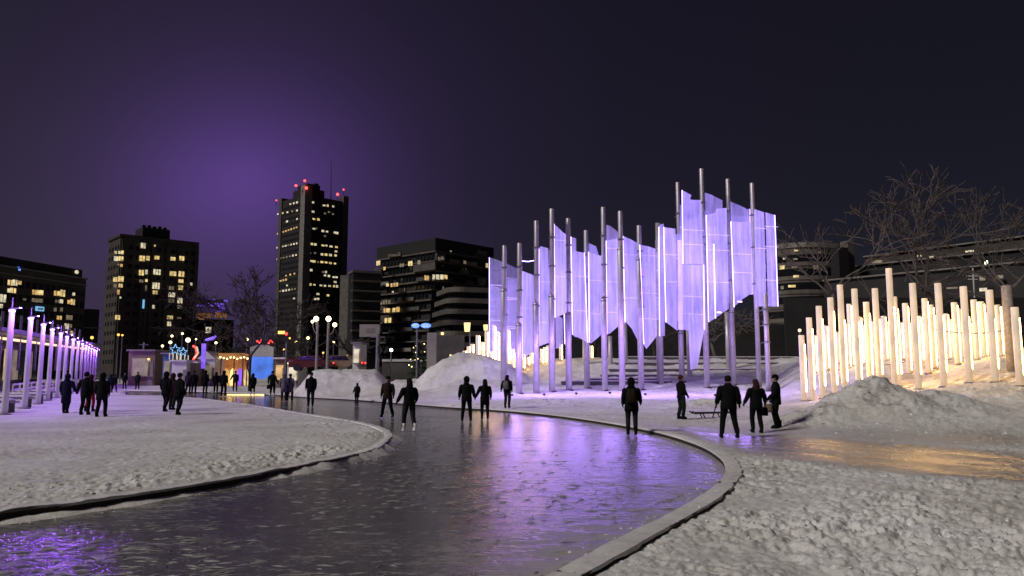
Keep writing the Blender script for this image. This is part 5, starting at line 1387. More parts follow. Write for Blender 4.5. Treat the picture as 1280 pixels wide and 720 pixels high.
# snow heap under the screen
# star decorations
for k, (px, py, r_) in enumerate(((219, 437, .62), (229, 440, .5))):
    Y = 83.5; p = at(px, py, Y); zb = at(px, 452, 82).z
    root = thing('star_light', ('larger' if k == 0 else 'smaller') + ' bluish white star light above the white hut', 'star light', (p.x, p.y, zb + .22), 0, 'star lights above the white hut')
    m = MB(); P = []
    for q in range(10):
        rr = r_ if q % 2 == 0 else r_ * .42; th = math.pi / 2 + q * math.pi / 5; P.append(Vector((rr * math.cos(th), 0, p.z - zb - .22 + rr * math.sin(th))))
    m.tube(P + [P[0]], .05, 5, cap=False); m.build('star', 'glow_cyan', root)
    m = MB(); m.tube([(0, .1, -.2), (0, .1, p.z - zb)], .05, 6); m.build('stand', 'metal_dark', root)
    m = MB()
    for q in range(4): m.tube([(-.6 + .4 * q, 0, p.z - zb - .6), (-.6 + .4 * q, 0, p.z - zb - 1.3 - .3 * (q % 2))], .05, 5)
    m.build('icicle_light', 'win_pale', root)
# red and white figure, violet flag post, sign box
x, y, gz = spot(243, 86)
root = thing('lit_figure', 'red and white glowing figure beside the star lights', 'light figure', (x, y, gz)); h = at(0, 440, 86).z - gz
m = MB(); m.tube([(0, 0, -.1), (0, 0, h - .8)], .07, 6); m.build('stand', 'metal_dark', root)
m = MB(); m.tube([(-.2, 0, h - .9), (.25, 0, h - .2), (.05, 0, h + .5), (-.3, 0, h + .7)], .13, 8); m.build('red_tube', 'glow_red', root, True)
m = MB(); m.tube([(-.05, -.12, h - .7), (.42, -.12, h - .1), (.2, -.12, h + .6)], .09, 8); m.build('white_tube', 'win_pale', root, True)
x, y, gz = spot(254, 84)
root = thing('flag_post', 'blue post with violet lamp above the canopy\'s left end', 'post', (x, y, gz)); h = at(0, 424, 84).z - gz
m = MB(); m.tube([(0, 0, -.2), (0, 0, h)], .10, 8); m.build('post', 'metal_dark', root)
m = MB(); m.box((0, -.12, h - 1.9), (.5, .06, 2.8)); m.build('banner', 'glow_purple', root)
m = MB(); m.tube([(.1, 0, h - .1), (.9, 0, h + .1), (1.25, 0, h + .35)], [.12, .2, .12], 8); m.build('violet_lamp', 'glow_purple', root, True)
x, y, gz = spot(258.3, 92)
root = thing('sign_post', 'square white lit sign with a dark dot high above the market', 'sign', (x, y, gz)); h = at(0, 412.5, 92).z - gz
m = MB(); m.tube([(0, .1, -.2), (0, .1, h)], .08, 8); m.build('post', 'metal_dark', root)
m = MB(); m.box((0, 0, h), (.62, .14, .72)); m.build('sign_box', 'win_pale', root)
m = MB(); m.tube([(0, -.075, h + .02), (0, -.10, h + .02)], .12, 10); m.build('dot', 'metal_dark', root)
# traffic signal
x, y, gz = spot(357, 78)
root = thing('traffic_signal', 'traffic signal post showing red behind the skaters', 'traffic signal', (x, y, gz)); h = at(0, 421, 78).z - gz
m = MB(); m.tube([(0, 0, -.2), (0, 0, h - .2)], .09, 8); m.build('post', 'metal_grey', root)
m = MB(); m.box((0, 0, h), (.4, .3, 1.1)); m.build('signal_box', 'metal_dark', root)
m = MB(); m.ball((0, -.16, h + .3), .16, 8, 6); m.build('red_light', 'glow_red', root, True)
m = MB(); m.box((-.55, 0, h + .45), (.7, .15, .3)); m.build('lit_plate', 'glow_orange', root)
m = MB(); m.ball((.35, -.1, h - .15), .1, 8, 6); m.build('amber_light', 'glow_orange', root, True)
# bent dark post in front of the screen
x, y, gz = spot(312.5, 66)
root = thing('bent_post', 'tall dark bent post in front of the blue screen', 'post', (x, y, gz))
P = [Vector((0, 0, -.2))] + [at(a, b, 66) - Vector((x, y, gz)) for a, b in ((312.8, 452), (314, 444), (320, 436), (327, 428), (331, 415), (332, 398))]
m = MB(); m.tube(P, [.12, .11, .10, .10, .09, .08, .07], 8); m.build('post', 'metal_dark', root, True)
m = MB(); m.box(P[-1] + Vector((.25, 0, .1)), (.8, .3, .16)); m.build('lamp_head', 'metal_dark', root)
# utility poles
for (px, pyt, Y, lab) in ((471.5, 417, 62, 'grey utility pole left of the middle snow mound'), (178, 428, 96, 'pale utility pole behind the market\'s left end')):
    x, y, gz = spot(px, Y); root = thing('utility_pole', lab, 'pole', (x, y, gz)); h = at(0, pyt, Y).z - gz
    m = MB(); m.tube([(0, 0, -.3), (0, 0, h)], [.17, .11], 10); m.build('shaft', 'metal_grey', root)
    m = MB(); m.box((.12, 0, h * .55), (.28, .25, .7)); m.build('control_box', 'metal_dark', root)
    m = MB(); m.tube([(-.6, 0, h - .3), (.6, 0, h - .3)], .05, 6); m.build('crossbar', 'metal_grey', root)
# billboard
x, y, gz = spot(461, 78)
root = thing('billboard', 'grey blank billboard on posts left of the terraced building', 'billboard', (x, y, gz)); za, zb = at(0, 405.5, 78).z - gz, at(0, 421, 78).z - gz
m = MB(); m.box((0, 0, (za + zb) / 2), (2.1, .15, za - zb)); m.build('panel', 'concrete_pale', root)
m = MB(); m.box((.1, -.09, (za + zb) / 2), (.9, .03, .5)); m.build('poster', 'concrete', root)
for sx in (-.7, .7):
    m = MB(); m.tube([(sx, .15, -.2), (sx, .15, za - .2)], .07, 6); m.build('post', 'metal_dark', root)
# blue oval sign
x, y, gz = spot(520.5, 66)
root = thing('oval_sign', 'post with two glowing blue oval signs above the snow mound', 'sign', (x, y, gz)); h = at(0, 407, 66).z - gz
m = MB(); m.tube([(0, .1, -.3), (0, .1, h)], .08, 8); m.tube([(-.4, .1, h), (1.0, .1, h)], .04, 6); m.build('post', 'metal_grey', root)
for (dx, w, q) in ((-.14, .36, 0), (.78, .46, 1)):
    m = MB(); P = [Vector((dx + w * math.cos(t * math.pi / 8), 0, h + .22 * math.sin(t * math.pi / 8))) for t in range(16)]; m.slab(P, (0, 1, 0), .12); m.build('oval_panel', 'glow_blue', root)
    m = MB()
    if q == 0: m.slab([Vector((dx + .22 * math.cos(t * math.pi / 5), -.075, h + .03 + .10 * math.sin(t * math.pi / 5))) for t in range(10)], (0, 1, 0), .02)
    else:
        m.tube([(dx - .05, -.075, h + .12), (dx - .2, -.075, h + .1), (dx - .24, -.075, h - .02), (dx - .16, -.075, h - .12), (dx - .04, -.075, h - .1), (dx - .04, -.075, h)], .03, 5)
        m.tube([(dx + .12, -.075, h + .10), (dx + .12, -.075, h - .12), (dx + .26, -.075, h - .1)], .03, 5)
    m.build('lettering', 'win_pale', root)
# fairy-lit shrub, concrete pier, road band, bollard
x, y, gz = spot(524, 70)
root = thing('lit_shrub', 'small evergreen wound with warm fairy lights behind the mound', 'shrub', (x, y, gz)); h = at(0, 427, 70).z - gz
rng = random.Random(5); m = MB(); bl = []
for k in range(260):
    t = rng.random(); r_ = (1 - t) * 1.0 + .1; th = rng.uniform(0, 6.28); p = Vector((r_ * math.cos(th), r_ * math.sin(th), .5 + t * (h - .5))); q = p + Vector((math.cos(th) * .35, math.sin(th) * .35, -.12))
    m.tube([p * .55 + Vector((0, 0, p.z * .45)), q], [.07, .02], 4); bl.append(q)
m.build('foliage', mat('needles', (.03, .05, .03), .8), root)
m = MB(); m.tube([(0, 0, -.2), (0, 0, h)], [.12, .03], 6); m.build('trunk', 'bark_dark', root)
for k in range(22):
    m = MB(); m.ball(bl[k * 11] + Vector((0, -.03, 0)), .055, 6, 4); m.build('fairy_light', 'glow_warm', root)
A = at(535, 463, 68); m = MB(); m.box((A.x + .35, 68, at(0, 416, 68).z / 2), (.85, .8, at(0, 416, 68).z)); o = m.build('concrete_pier', 'concrete_pale'); tag(o, 'pale concrete pier behind the crest of the snow mound', 'pier')
A = at(478, 463, 76); B = at(603, 463, 76); zr = at(0, 452, 76).z
root = thing('low_wall', 'long low snow-topped parapet behind the middle snow mound', 'wall', ((A.x + B.x) / 2, 76, 0)); w = B.x - A.x
m = MB(); m.box((0, 0, zr / 2), (w, .4, zr)); m.build('wall', 'concrete_dark', root)
m = MB(); m.box((0, 0, zr + .12), (w, .6, .24)); m.build('snow_layer', 'hut_white', root)
for (px, Y, lab) in ((563, 64, 'yellowish marker post on the mound beside the blue tarp'),):
    x, y, gz = spot(px, Y); root = thing('marker_post', lab, 'post', (x, y, gz)); h = max(.9, at(0, 441, Y).z - gz)
    m = MB(); m.tube([(0, 0, -.2), (0, 0, h)], .07, 8); m.build('post', 'hut_beige', root); m = MB(); m.tube([(0, 0, h - .3), (0, 0, h - .15)], .078, 8); m.build('band', 'lantern', root)
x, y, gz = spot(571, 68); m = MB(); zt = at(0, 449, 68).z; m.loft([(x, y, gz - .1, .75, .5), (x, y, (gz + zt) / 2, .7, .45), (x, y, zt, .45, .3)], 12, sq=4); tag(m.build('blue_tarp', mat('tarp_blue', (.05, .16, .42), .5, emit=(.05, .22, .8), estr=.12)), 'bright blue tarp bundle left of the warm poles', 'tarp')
# vehicles and sleigh lights on the left mound
for (px, Y, rz, body, lab) in ((390, 70, .1, 'red_paint', 'small red car parked behind the left snow mound'), (428, 71, -.05, 'hut_beige', 'beige car parked right of the twin lantern posts')):
    x, y, gz = spot(px, Y); root = thing('parked_car', lab, 'car', (x, y, gz), rz, 'cars behind the left mound')
    m = MB(); prof_ = [(-2.0, .35), (-2.05, .8), (-1.5, .92), (-.95, 1.42), (.6, 1.45), (1.2, .95), (1.95, .82), (2.05, .4)]
    m.slab([Vector((a, 0, b)) for a, b in prof_], (0, 1, 0), 1.7); m.build('body', body, root)
    m = MB(); m.slab([Vector((a, 0, b)) for a, b in ((-1.25, .98), (-.85, 1.36), (.5, 1.38), (.95, .98))], (0, 1, 0), 1.74); m.build('side_window', 'glass_dark', root)
    for sx in (-1.25, 1.25):
        for sy in (-.8, .8):
            m = MB(); m.tube([(sx, sy - .1, .32), (sx, sy + .1, .32)], .32, 14); m.build('wheel', 'metal_dark', root)
    for sy in (-.6, .6):
        m = MB(); m.ball((-2.03, sy, .72), .10, 8, 5); m.build('headlight', 'glow_warm', root)
        m = MB(); m.box((2.03, sy, .75), (.08, .3, .14)); m.build('tail_light', 'glow_red', root)
# light bars along the far kerb
for k, (pa, pb) in enumerate(((284, 330), (336, 356))):
    A = gp(pa, 493.2, .05); B = gp(pb, 493.6 + k * .6, .05); d = (B - A)
    m = MB(); m.tube([A, B], .05, 6); m2 = thing('light_bar', ('longer left' if k == 0 else 'shorter right') + ' warm light bar along the far edge of the ice', 'light bar', A, 0, 'light bars at the far edge of the ice')
    b = m.build('tube', 'lantern', None); rel(b, m2)
    m = MB(); nn = Vector((d.y, -d.x, 0)).normalized() * -.12
    m.tube([A + nn, B + nn], .06, 6); rel(m.build('housing', 'metal_dark', None), m2)
# sled lying on the snow by the standing group
x, y, gz = gp(888, 523.5, .08).x, gp(888, 523.5, .08).y, 0
gz = ground_z(x, y); root = thing('kick_sled', 'dark metal sled lying on the snow left of the man with stick', 'sled', (x, y, gz + .02), R(4))
for sy in (-.18, .18):
    m = MB(); m.tube([(-.75, sy, .24), (-.66, sy, .16), (-.5, sy, .17), (.8, sy, .19)], .028, 6); m.build('rail', 'metal_dark', root)
m = MB(); m.box((.1, 0, .20), (1.0, .12, .02)); m.build('seat', 'wood_dark', root)
for sx in (-.35, .35):
    m = MB(); m.tube([(sx, -.18, .18), (sx + .08, -.2, -.02)], .022, 6); m.tube([(sx, .18, .18), (sx + .08, .2, -.02)], .022, 6); m.build('strut', 'metal_dark', root)

# ------------------------------------------------------------------ people
def skin_mesh(V, E, Rr, rootv, sub=2):
    bm = bmesh.new(); lay = bm.verts.layers.skin.verify(); bv = []
    for p, r in zip(V, Rr):
        v = bm.verts.new(p); v[lay].radius = r if isinstance(r, tuple) else (r, r); bv.append(v)
    bv[rootv][lay].use_root = True
    for a, b in E: bm.edges.new((bv[a], bv[b]))
    me = bpy.data.meshes.new('tmp'); bm.to_mesh(me); bm.free()
    o = bpy.data.objects.new('tmp', me); COL.objects.link(o)
    md = o.modifiers.new('s', 'SKIN'); md.use_smooth_shade = True; md.branch_smoothing = 0.4
    md = o.modifiers.new('u', 'SUBSURF'); md.levels = sub; md.render_levels = sub
    dg = bpy.context.evaluated_depsgraph_get(); ev = o.evaluated_get(dg)
    out = bpy.data.meshes.new_from_object(ev, depsgraph=dg)
    bpy.data.objects.remove(o); bpy.data.meshes.remove(me)
    return out

def person(label, px, by, hy, face=0, coat='black', legs='black', hem=.80, head='hood', hair='hair_dark', stance=.10, stride=0.0, armL=(.03, .03), armR=(.03, .03), lean=0.0,
           skates=True, pack=None, bag=None, hat=None, scarf=None, bulk=1.0, hold=None, skirt=None, child=False, sk='black'):
    """face: degrees the person is turned from looking straight away from the camera (180 = towards it)"""
    z = 0.0
    for _ in range(6):
        p = gp(px, by, z); z = .5 * z + .5 * ground_z(p.x, p.y)
    p = gp(px, by, z); z = ground_z(p.x, p.y)
    Hm = (by - hy) / FPX * p.y; s = Hm / 1.76
    root = thing('person', label, 'person', (p.x, p.y, z), R(face), 'people on and around the rink')
    root.scale = (s, s, s)
    up = .03 if skates else 0.0
    def T(q):
        q = Vector(q)
        if q.z > .93:
            dz = q.z - .93; q = Vector((q.x, q.y * 1 + math.sin(lean) * dz + 0, .93 + dz * math.cos(lean)))
        return q + Vector((0, 0, up))
    kl, kr = stride, -stride
    def leg(sx, st):
        return [(sx * .10, 0, .90), (sx * (.10 + stance * .45), st * .55 + .05 + abs(st) * .12, .50), (sx * (.085 + stance), st - .03 - max(0, -st) * .1, .10 + max(0, -st) * .10), (sx * (.11 + stance), st + .13, .055 + max(0, -st) * .03)]
    def arm(sx, a):
        o, f = a; o = o * .75 - .01
        return [(sx * .185, -.01, 1.41), (sx * (.225 + o * .8), -.03 + f * .35, 1.15 + o * .15), (sx * (.225 + o * 1.5), .02 + f * 1.0, .93 + o * .45 + max(0, f) * .25)]
    LL, LR = leg(-1, kl), leg(1, kr); AL, AR = arm(-1, armL), arm(1, armR)
    V = [(0, 0, .95), (0, 0, 1.12), (0, 0, 1.30), (0, -.01, 1.45), (0, .01, 1.53), (0, .025, 1.60), (0, .015, 1.67), (0, .0, 1.74)]
    Rr = [(.155, .115), (.150, .115), (.165, .12), (.085, .075), .062, (.078, .088), (.088, .100), (.062, .072)]
    E = [(i, i + 1) for i in range(7)]
    k = len(V); V += LL; Rr += [.092, .068, .050, .048]; E += [(0, k), (k, k + 1), (k + 1, k + 2), (k + 2, k + 3)]
    k = len(V); V += LR; Rr += [.092, .068, .050, .048]; E += [(0, k), (k, k + 1), (k + 1, k + 2), (k + 2, k + 3)]
    k = len(V); V += AL; Rr += [.066, .052, .038]; E += [(2, k), (k, k + 1), (k + 1, k + 2)]
    k = len(V); V += AR; Rr += [.066, .052, .038]; E += [(2, k), (k, k + 1), (k + 1, k + 2)]
    V = [T(v) for v in V]
    me = skin_mesh(V, E, Rr, 0)
    me.materials.clear()
    for mm_ in (CLOTH[legs], MATS['skin']): me.materials.append(mm_)
    for poly in me.polygons:
        poly.use_smooth = True; poly.material_index = 1 if poly.center.z > 1.50 + up else 0
    me.name = 'body'; body = bpy.data.objects.new('body', me); COL.objects.link(body); body.parent = root
    # jacket: torso, collar and sleeves
    m = MB(); b_ = bulk; n = 16
    rings = [(0, 0, hem, .205 * b_, .155 * b_), (0, 0, max(hem + .04, .86), .205 * b_, .158 * b_), (0, 0, 1.00, .190 * b_, .150 * b_), (0, 0, 1.15, .190 * b_, .148 * b_), (0, 0, 1.28, .212 * b_, .152 * b_),
             (0, 0, 1.38, .222 * b_, .145 * b_), (0, 0, 1.44, .175 * b_, .120 * b_), (0, 0, 1.49, .10, .092), (0, .01, 1.54, .082, .080)]
    RR = []
    for (x_, y_, z_, a, b) in rings:
        q = T((x_, y_, z_)); RR.append((q.x, q.y, q.z, a, b))
    m.loft(RR, n)
    for A_ in (AL, AR):
        q = [T(v) for v in A_]; sh = q[0] + Vector((-math.copysign(.03, q[0].x), 0, -.01))
        m.tube([sh, q[0] + (q[1] - q[0]) * .2, q[0] + (q[1] - q[0]) * .6, q[1], q[1] + (q[2] - q[1]) * .5, q[2]], [.085 * b_, .094 * b_, .082 * b_, .074 * b_, .064 * b_, .054 * b_], 10)
    jm = m.build('jacket', CLOTH[coat], root, True)
    if skirt:
        m = MB(); m.loft([(0, 0, .52 + up, .235, .20), (0, 0, .75 + up, .215, .17), (0, 0, .98 + up, .19, .14)], 14); m.build('skirt', CLOTH[skirt], root, True)
    # trousers keep the leg outline full
    m = MB()
    for Lg in (LL, LR):
        q = [T(v) for v in Lg]
        m.tube([q[0] + Vector((0, 0, .06)), q[0] + (q[1] - q[0]) * .5, q[1], q[1] + (q[2] - q[1]) * .4, q[1] + (q[2] - q[1]) * .93], [.112 * b_, .098, .080, .076, .064], 10)
    m.build('trousers', CLOTH[legs], root, True)
    # boots
    for Lg in (LL, LR):
        a = T(Lg[2]); m = MB()
        zf = a.z - .10
        m.loft([(a.x, a.y + .055, zf + .0, .048, .135), (a.x, a.y + .055, zf + .035, .052, .138), (a.x, a.y + .035, zf + .075, .050, .105), (a.x, a.y, zf + .13, .052, .065), (a.x, a.y - .01, zf + .26, .056, .062)], 10)
        bo = m.build('boot', 'skate_white' if sk == 'white' else CLOTH['black'], root, True)
        if skates:
            m = MB(); m.box((a.x, a.y + .05, zf - .016), (.006, .27, .03)); m.box((a.x, a.y + .13, zf - .004), (.02, .05, .02)); m.box((a.x, a.y - .04, zf - .004), (.02, .05, .02)); m.build('blade', 'blade_steel', bo)
    # gloves with five fingers
    for A_ in (AL, AR):
        w = T(A_[2]); e = T(A_[1]); d = (w - e).normalized(); sx = math.copysign(1, w.x); m = MB()
        side = d.cross(Vector((0, 1, 0)) if abs(d.y) < .8 else Vector((0, 0, 1))).normalized(); fwd = side.cross(d).normalized()
        if fwd.y < 0: fwd = -fwd
        inw = Vector((-sx, 0, 0))
        m.tube([w - d * .02, w + d * .03, w + d * .09], [(.036, .036), (.042, .030), (.040, .024)], 8)
        for k, (o_, ln) in enumerate(((-.030, .062), (-.010, .075), (.010, .078), (.030, .066))):
            b0 = w + d * .075 + fwd * o_; m.tube([b0, b0 + d * ln * .55 + inw * .008, b0 + d * ln * .9 + inw * .03], [.013, .012, .009], 6)
        b0 = w + d * .035 + fwd * .036; m.tube([b0, b0 + fwd * .025 + d * .03, b0 + fwd * .03 + d * .065 + inw * .012], [.015, .013, .010], 6)
        m.build('glove', CLOTH['black'], root, True)
    # head: face details, hair, hood or hat
    hc = T((0, .012, 1.645))
    m = MB()
    m.ball(hc + Vector((0, .108, -.02)), .017, 6, 5, (1, 1.1, 1.5)); m.build('nose', 'skin', root, True)
    for sx in (-1, 1):
        m = MB(); m.ball(hc + Vector((sx * .034, .088, .012)), .013, 6, 5); m.build('eye', CLOTH['black'], root, True)
        if head not in ('hood', 'long'):
            m = MB(); m.ball(hc + Vector((sx * .092, .0, -.01)), .028, 6, 5, (.4, .7, 1.2)); m.build('ear', 'skin', root, True)
    m = MB(); m.box(hc + Vector((0, .092, -.065)), (.045, .012, .010)); m.build('mouth', CLOTH['maroon'], root)
    if head == 'hood':
        m = MB(); N = 14; vs = []; fs = []; q = hc
        for j in range(9):
            ph = R(-42) + (R(90) - R(-42)) * j / 8
            for k in range(N + 1):
                th = R(128) + R(284) * k / N     # opening towards the face
                rr = .135 if j < 8 else .03
                vs.append((q.x + .125 * math.cos(ph) * math.cos(th) if j < 8 else q.x + .02 * math.cos(th), q.y - .015 + (.135 * math.cos(ph) * math.sin(th) if j < 8 else .02 * math.sin(th)), q.z + .008 + .145 * math.sin(ph) - (.03 if j == 0 else 0)))
        # turn so that the gap faces +Y
        vs2 = []
        for v in vs:
            dx, dy = v[0] - q.x, v[1] - (q.y - .015); a = R(90 - 90)
            vs2.append((q.x + dx, q.y - .015 + dy, v[2]))
        for j in range(8):
            for k in range(N): fs.append((j * (N + 1) + k, j * (N + 1) + k + 1, (j + 1) * (N + 1) + k + 1, (j + 1) * (N + 1) + k))
        m.add(vs2, fs)
        o = m.build('hood', CLOTH[coat if hat is None else hat], root, True)
        sm = o.modifiers.new('thick', 'SOLIDIFY'); sm.thickness = .02
        m = MB(); m.tube([T((-.09, -.07, 1.50)), T((0, -.10, 1.50)), T((.09, -.07, 1.50))], [.05, .06, .05], 8); m.build('hood_collar', CLOTH[coat], root, True)
    else:
        m = MB(); q = hc
        m.loft([(q.x, q.y - .03, q.z - .06, .088, .072), (q.x, q.y - .018, q.z + .0, .099, .094), (q.x, q.y - .008, q.z + .055, .094, .104), (q.x, q.y - .008, q.z + .098, .065, .075), (q.x, q.y - .008, q.z + .112, .02, .025)], 14)
        if head == 'long':
            m.loft([(q.x, q.y - .10, q.z - .33, .07, .03), (q.x, q.y - .105, q.z - .22, .115, .05), (q.x, q.y - .07, q.z - .08, .110, .075), (q.x, q.y - .04, q.z + .03, .100, .085)], 12)
        m.build('hair', CLOTH[hair], root, True)
        if hat:
            m = MB(); m.loft([(q.x, q.y - .008, q.z + .015, .106, .116), (q.x, q.y - .008, q.z + .055, .106, .116), (q.x, q.y - .01, q.z + .10, .088, .096), (q.x, q.y - .01, q.z + .135, .045, .05), (q.x, q.y - .01, q.z + .143, .015, .015)], 14)
            m.build('knit_hat', CLOTH[hat], root, True)
    if scarf:
        m = MB(); m.loft([(hc.x, hc.y - .02, hc.z - .17, .105, .10), (hc.x, hc.y - .015, hc.z - .13, .112, .108), (hc.x, hc.y - .01, hc.z - .095, .09, .09)], 12); m.build('scarf', CLOTH[scarf], root, True)
    if pack:
        q = T((0, -.21 * b_, 1.22)); m = MB()
        m.loft([(q.x, q.y, q.z - .24, .13, .06), (q.x, q.y - .01, q.z - .20, .155, .095), (q.x, q.y - .01, q.z + .05, .15, .09), (q.x, q.y, q.z + .19, .12, .065), (q.x, q.y + .02, q.z + .22, .06, .03)], 14, sq=3.0); bp_ = m.build('backpack', CLOTH[pack], root, True)
        for sx in (-1, 1):
            m = MB(); m.tube([T((sx * .10, -.15 * b_, 1.42)), T((sx * .115, .0, 1.475)), T((sx * .12, .13 * b_, 1.36)), T((sx * .14, .13 * b_, 1.12))], .018, 6); m.build('strap', CLOTH['black'], bp_, True)
    if bag:
        w = T(AL[2] if bag[0] == 'L' else AR[2]); m = MB(); q = w + Vector((0, .03, -.30))
        m.loft([(q.x, q.y, q.z - .16, .06, .13), (q.x, q.y, q.z - .10, .075, .15), (q.x, q.y, q.z + .09, .06, .13), (q.x, q.y, q.z + .12, .03, .10)], 12, sq=3.5); bb = m.build('bag', CLOTH[bag[1]], root, True)
        m = MB(); m.tube([q + Vector((0, -.09, .10)), w + Vector((0, 0, -.07)), q + Vector((0, .09, .10))], .012, 6); m.build('handle', CLOTH['black'], bb)
    if hold == 'stick':
        w = T(AL[2]); m = MB(); m.tube([w + Vector((0, 0, .02)), w + Vector((-.10, .12, -.42))], .017, 6); tag(m.build('walking_stick', 'metal_dark', None, True), 'short dark stick held by the man nearest the camera', 'stick').matrix_world = Matrix.Translation(root.location) @ Matrix.Rotation(R(face), 4, 'Z') @ Matrix.Scale(s, 4)
    return root

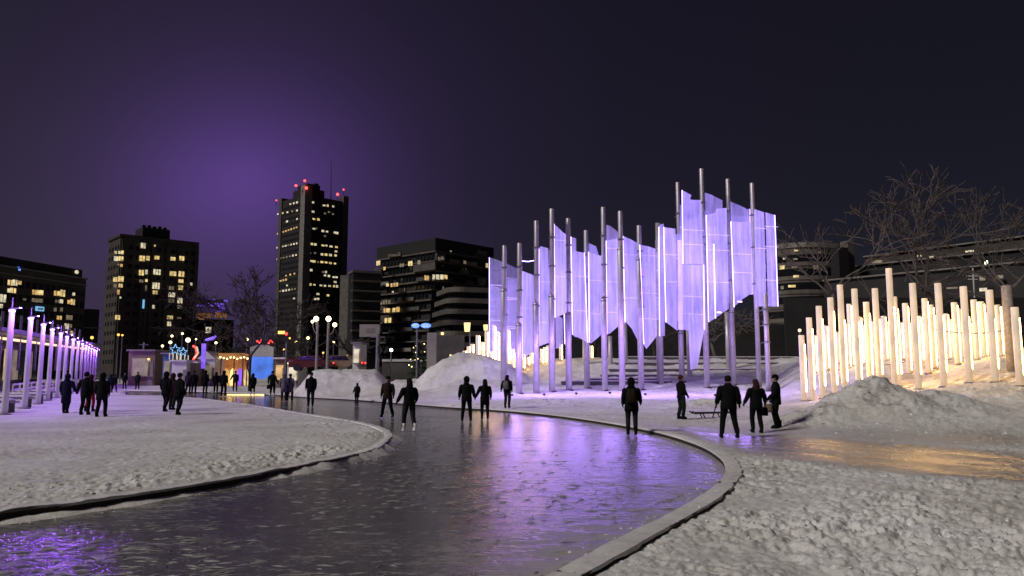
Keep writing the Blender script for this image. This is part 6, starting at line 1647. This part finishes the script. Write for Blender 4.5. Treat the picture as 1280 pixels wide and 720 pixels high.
PPL = [
 # skaters on the ice
 dict(label='person in loose black jacket skating, arms held out, nearest on the ice at centre', px=511, by=540, hy=475.5, face=25, armL=(.16, .05), armR=(.10, .22), stance=.07, stride=.13, head='long', hem=.86, lean=.04, sk='white', legs='charcoal'),
 dict(label='person in brown jacket with short dark hair skating, feet apart', px=484, by=522.5, hy=472.5, face=170, coat='brown', legs='black', stance=.16, head='short', hat='black', armL=(.06, .0), armR=(.06, .0), scarf='tan'),
 dict(label='broad hooded person in black holding hands with the skater beside them', px=583, by=527, hy=473, face=-5, coat='black', head='hood', stance=.09, stride=.04, hem=.78, armL=(.08, .02), armR=(.10, .0), bulk=1.08),
 dict(label='long-haired person in long black coat, right one of the couple holding hands', px=606, by=524.5, hy=475.5, face=8, coat='black', head='long', hair='hair_dark', hem=.62, stance=.03, stride=.12, armL=(.16, .0), armR=(.05, .02), legs='navy'),
 dict(label='person with pale backpack stepping over the kerb below the second pole', px=634, by=513.5, hy=473, face=-20, coat='black', pack='grey', head='long', stride=.12, stance=.07, hem=.84, armL=(.12, -.02), legs='charcoal'),
 dict(label='hooded person with dark backpack and tights skating below the tallest poles', px=790, by=544.5, hy=475.5, face=-8, coat='black', legs='charcoal', pack='brown', hem=.72, stance=.03, stride=.05, bulk=1.08, armL=(.05, .06), armR=(.07, .22)),
 dict(label='person in short black coat standing on the ice before the left snow mound', px=388, by=508.5, hy=467, face=185, coat='black', legs='navy', hem=.74, stance=.03, stride=.05, head='short', hat='black'),
 dict(label='small child in dark snowsuit standing at the far kerb', px=446, by=503.5, hy=479.5, face=150, coat='black', hem=.50, bulk=1.25, head='hood', armL=(.14, .05), armR=(.14, .05), stance=.03, skates=False),
 dict(label='left of two blurred grey-coated skaters side by side', px=354.5, by=501.5, hy=467.5, face=10, coat='grey', legs='charcoal', hem=.55, head='hood', hat='grey', stance=.04, stride=.08),
 dict(label='right of two blurred grey-coated skaters side by side', px=362, by=501.3, hy=468.5, face=-10, coat='grey', legs='charcoal', hem=.55, head='short', hat='charcoal', stance=.04, stride=-.08),
 dict(label='broad-shouldered skater in black with dark bag left of the grey pair', px=340, by=496.5, hy=464.5, face=-15, coat='black', hem=.80, head='short', bag=('L', 'charcoal'), stance=.06, sk='white', armL=(.14, .05), armR=(.12, .04)),
 dict(label='skater in long dark coat and white skates before the blue screen', px=315.5, by=494.5, hy=468, face=20, coat='black', hem=.55, head='hood', sk='white', stride=.1, stance=.04),
 dict(label='slim dark skater gliding right of the market canopy', px=293.5, by=489.5, hy=464.5, face=200, coat='charcoal', head='short', hat='black', stride=.16, stance=.05, armR=(.16, .06)),
 dict(label='tall dark skater below the canopy\'s middle', px=279, by=495.5, hy=464.5, face=0, coat='black', head='hood', stance=.08, stride=.07, hem=.76),
 dict(label='dark skater with swinging arm left of the canopy\'s middle', px=269.5, by=491.5, hy=465, face=15, coat='black', head='long', stride=.14, stance=.04, hem=.75),
 dict(label='dark hooded skater standing left of the canopy', px=256, by=491.5, hy=464, face=-5, coat='black', head='hood', hem=.55, stance=.03),
 dict(label='right of two dark skaters behind the walking pair', px=242, by=492.5, hy=464.5, face=12, coat='black', head='short', hat='charcoal', stance=.05, stride=.06),
 dict(label='left of two dark skaters behind the walking pair, in plum jacket', px=234.5, by=492.5, hy=465.5, face=-12, coat='plum', head='hood', stance=.05, stride=-.06),
 # standing on the snow at right
 dict(label='tall broad man in black nearest the camera, holding a short stick', px=912, by=548.5, hy=472, face=-3, coat='black', legs='black', head='short', hair='hair_dark', hem=.80, stance=.13, stride=.03, bulk=1.16, armL=(.10, .02), armR=(.08, -.02), hold='stick'),
 dict(label='woman in black with long brown hair between two standing men', px=946.5, by=541, hy=475, face=6, coat='black', legs='black', head='long', hair='hair_brown', hem=.74, stance=.02, stride=.09, armL=(.14, .04), armR=(.14, .12), bulk=1.05, bag=('R', 'black'), skates=False),
 dict(label='person in black with tan bag standing at the mound\'s left foot', px=971.5, by=535.5, hy=470, face=72, coat='black', legs='black', head='short', hat='black', hem=.78, stance=.02, stride=.05, armL=(.03, .22), armR=(.03, .10), bag=('L', 'tan'), skates=False),
 dict(label='person with rust red hat standing on the snow behind the kerb', px=852, by=525.5, hy=472, face=-70, coat='black', legs='dark_green', head='short', hair='rust', hat='rust', hem=.84, stance=.08, armL=(.04, .18), armR=(.04, .10), skates=False),
 # left field
 dict(label='person in long dark coat walking away, leftmost of the foreground trio', px=81.5, by=516.5, hy=468.5, face=12, coat='navy', legs='navy', head='hood', hem=.45, stance=.0, stride=.06, armR=(.13, .04), lean=.06, skates=False),
 dict(label='person in black jacket, second of the trio, one leg before red trousers', px=105.5, by=518.5, hy=466.5, face=0, coat='black', legs='black', head='short', hat='black', hem=.76, stance=.09, stride=.05, skates=False, armL=(.14, .03)),
 dict(label='person in red trousers half hidden behind the trio', px=111.5, by=514.5, hy=470, face=-6, coat='maroon', legs='red', head='hood', hem=.84, stance=.06, stride=-.06, skates=False),
 dict(label='person in long black coat, right one of the foreground trio', px=126, by=521, hy=467.5, face=4, coat='black', legs='black', head='hood', hat='black', hem=.68, stance=.08, skates=False, bulk=1.1),
 dict(label='left walker of the pair striding right past the rink corner', px=206, by=514.5, hy=466, face=-15, coat='black', legs='black', head='hood', hem=.72, stance=.04, stride=.16, skates=False),
 dict(label='shorter dark walker between the striding pair', px=214.5, by=512.5, hy=468, face=-5, coat='maroon', legs='charcoal', head='hood', hem=.70, stance=.05, stride=.1, skates=False),
 dict(label='right walker of the striding pair, legs wide apart', px=222.5, by=518.5, hy=467.5, face=-25, coat='black', legs='black', head='short', hat='black', hem=.70, stance=.10, stride=.16, skates=False, bulk=1.1),
 dict(label='left one of a distant pair near the violet columns', px=137.5, by=491, hy=468.5, face=10, coat='navy', head='hood', stride=.1, skates=False),
 dict(label='right one of a distant pair near the violet columns', px=142.5, by=490, hy=468, face=-6, coat='black', head='short', hat='black', stride=-.08, skates=False),
 dict(label='single distant walker left of the pale utility pole', px=155.5, by=486, hy=466.5, face=180, coat='black', head='hood', stride=.05, skates=False),
 dict(label='distant person in dark coat below the pale utility pole', px=171.5, by=486.5, hy=465.5, face=180, coat='dark_green', head='short', hat='charcoal', stance=.07, skates=False),
 dict(label='distant person behind the benches by the third violet column', px=30, by=492, hy=462, face=90, coat='black', head='hood', skates=False),
]
for d_ in PPL: person(**d_)
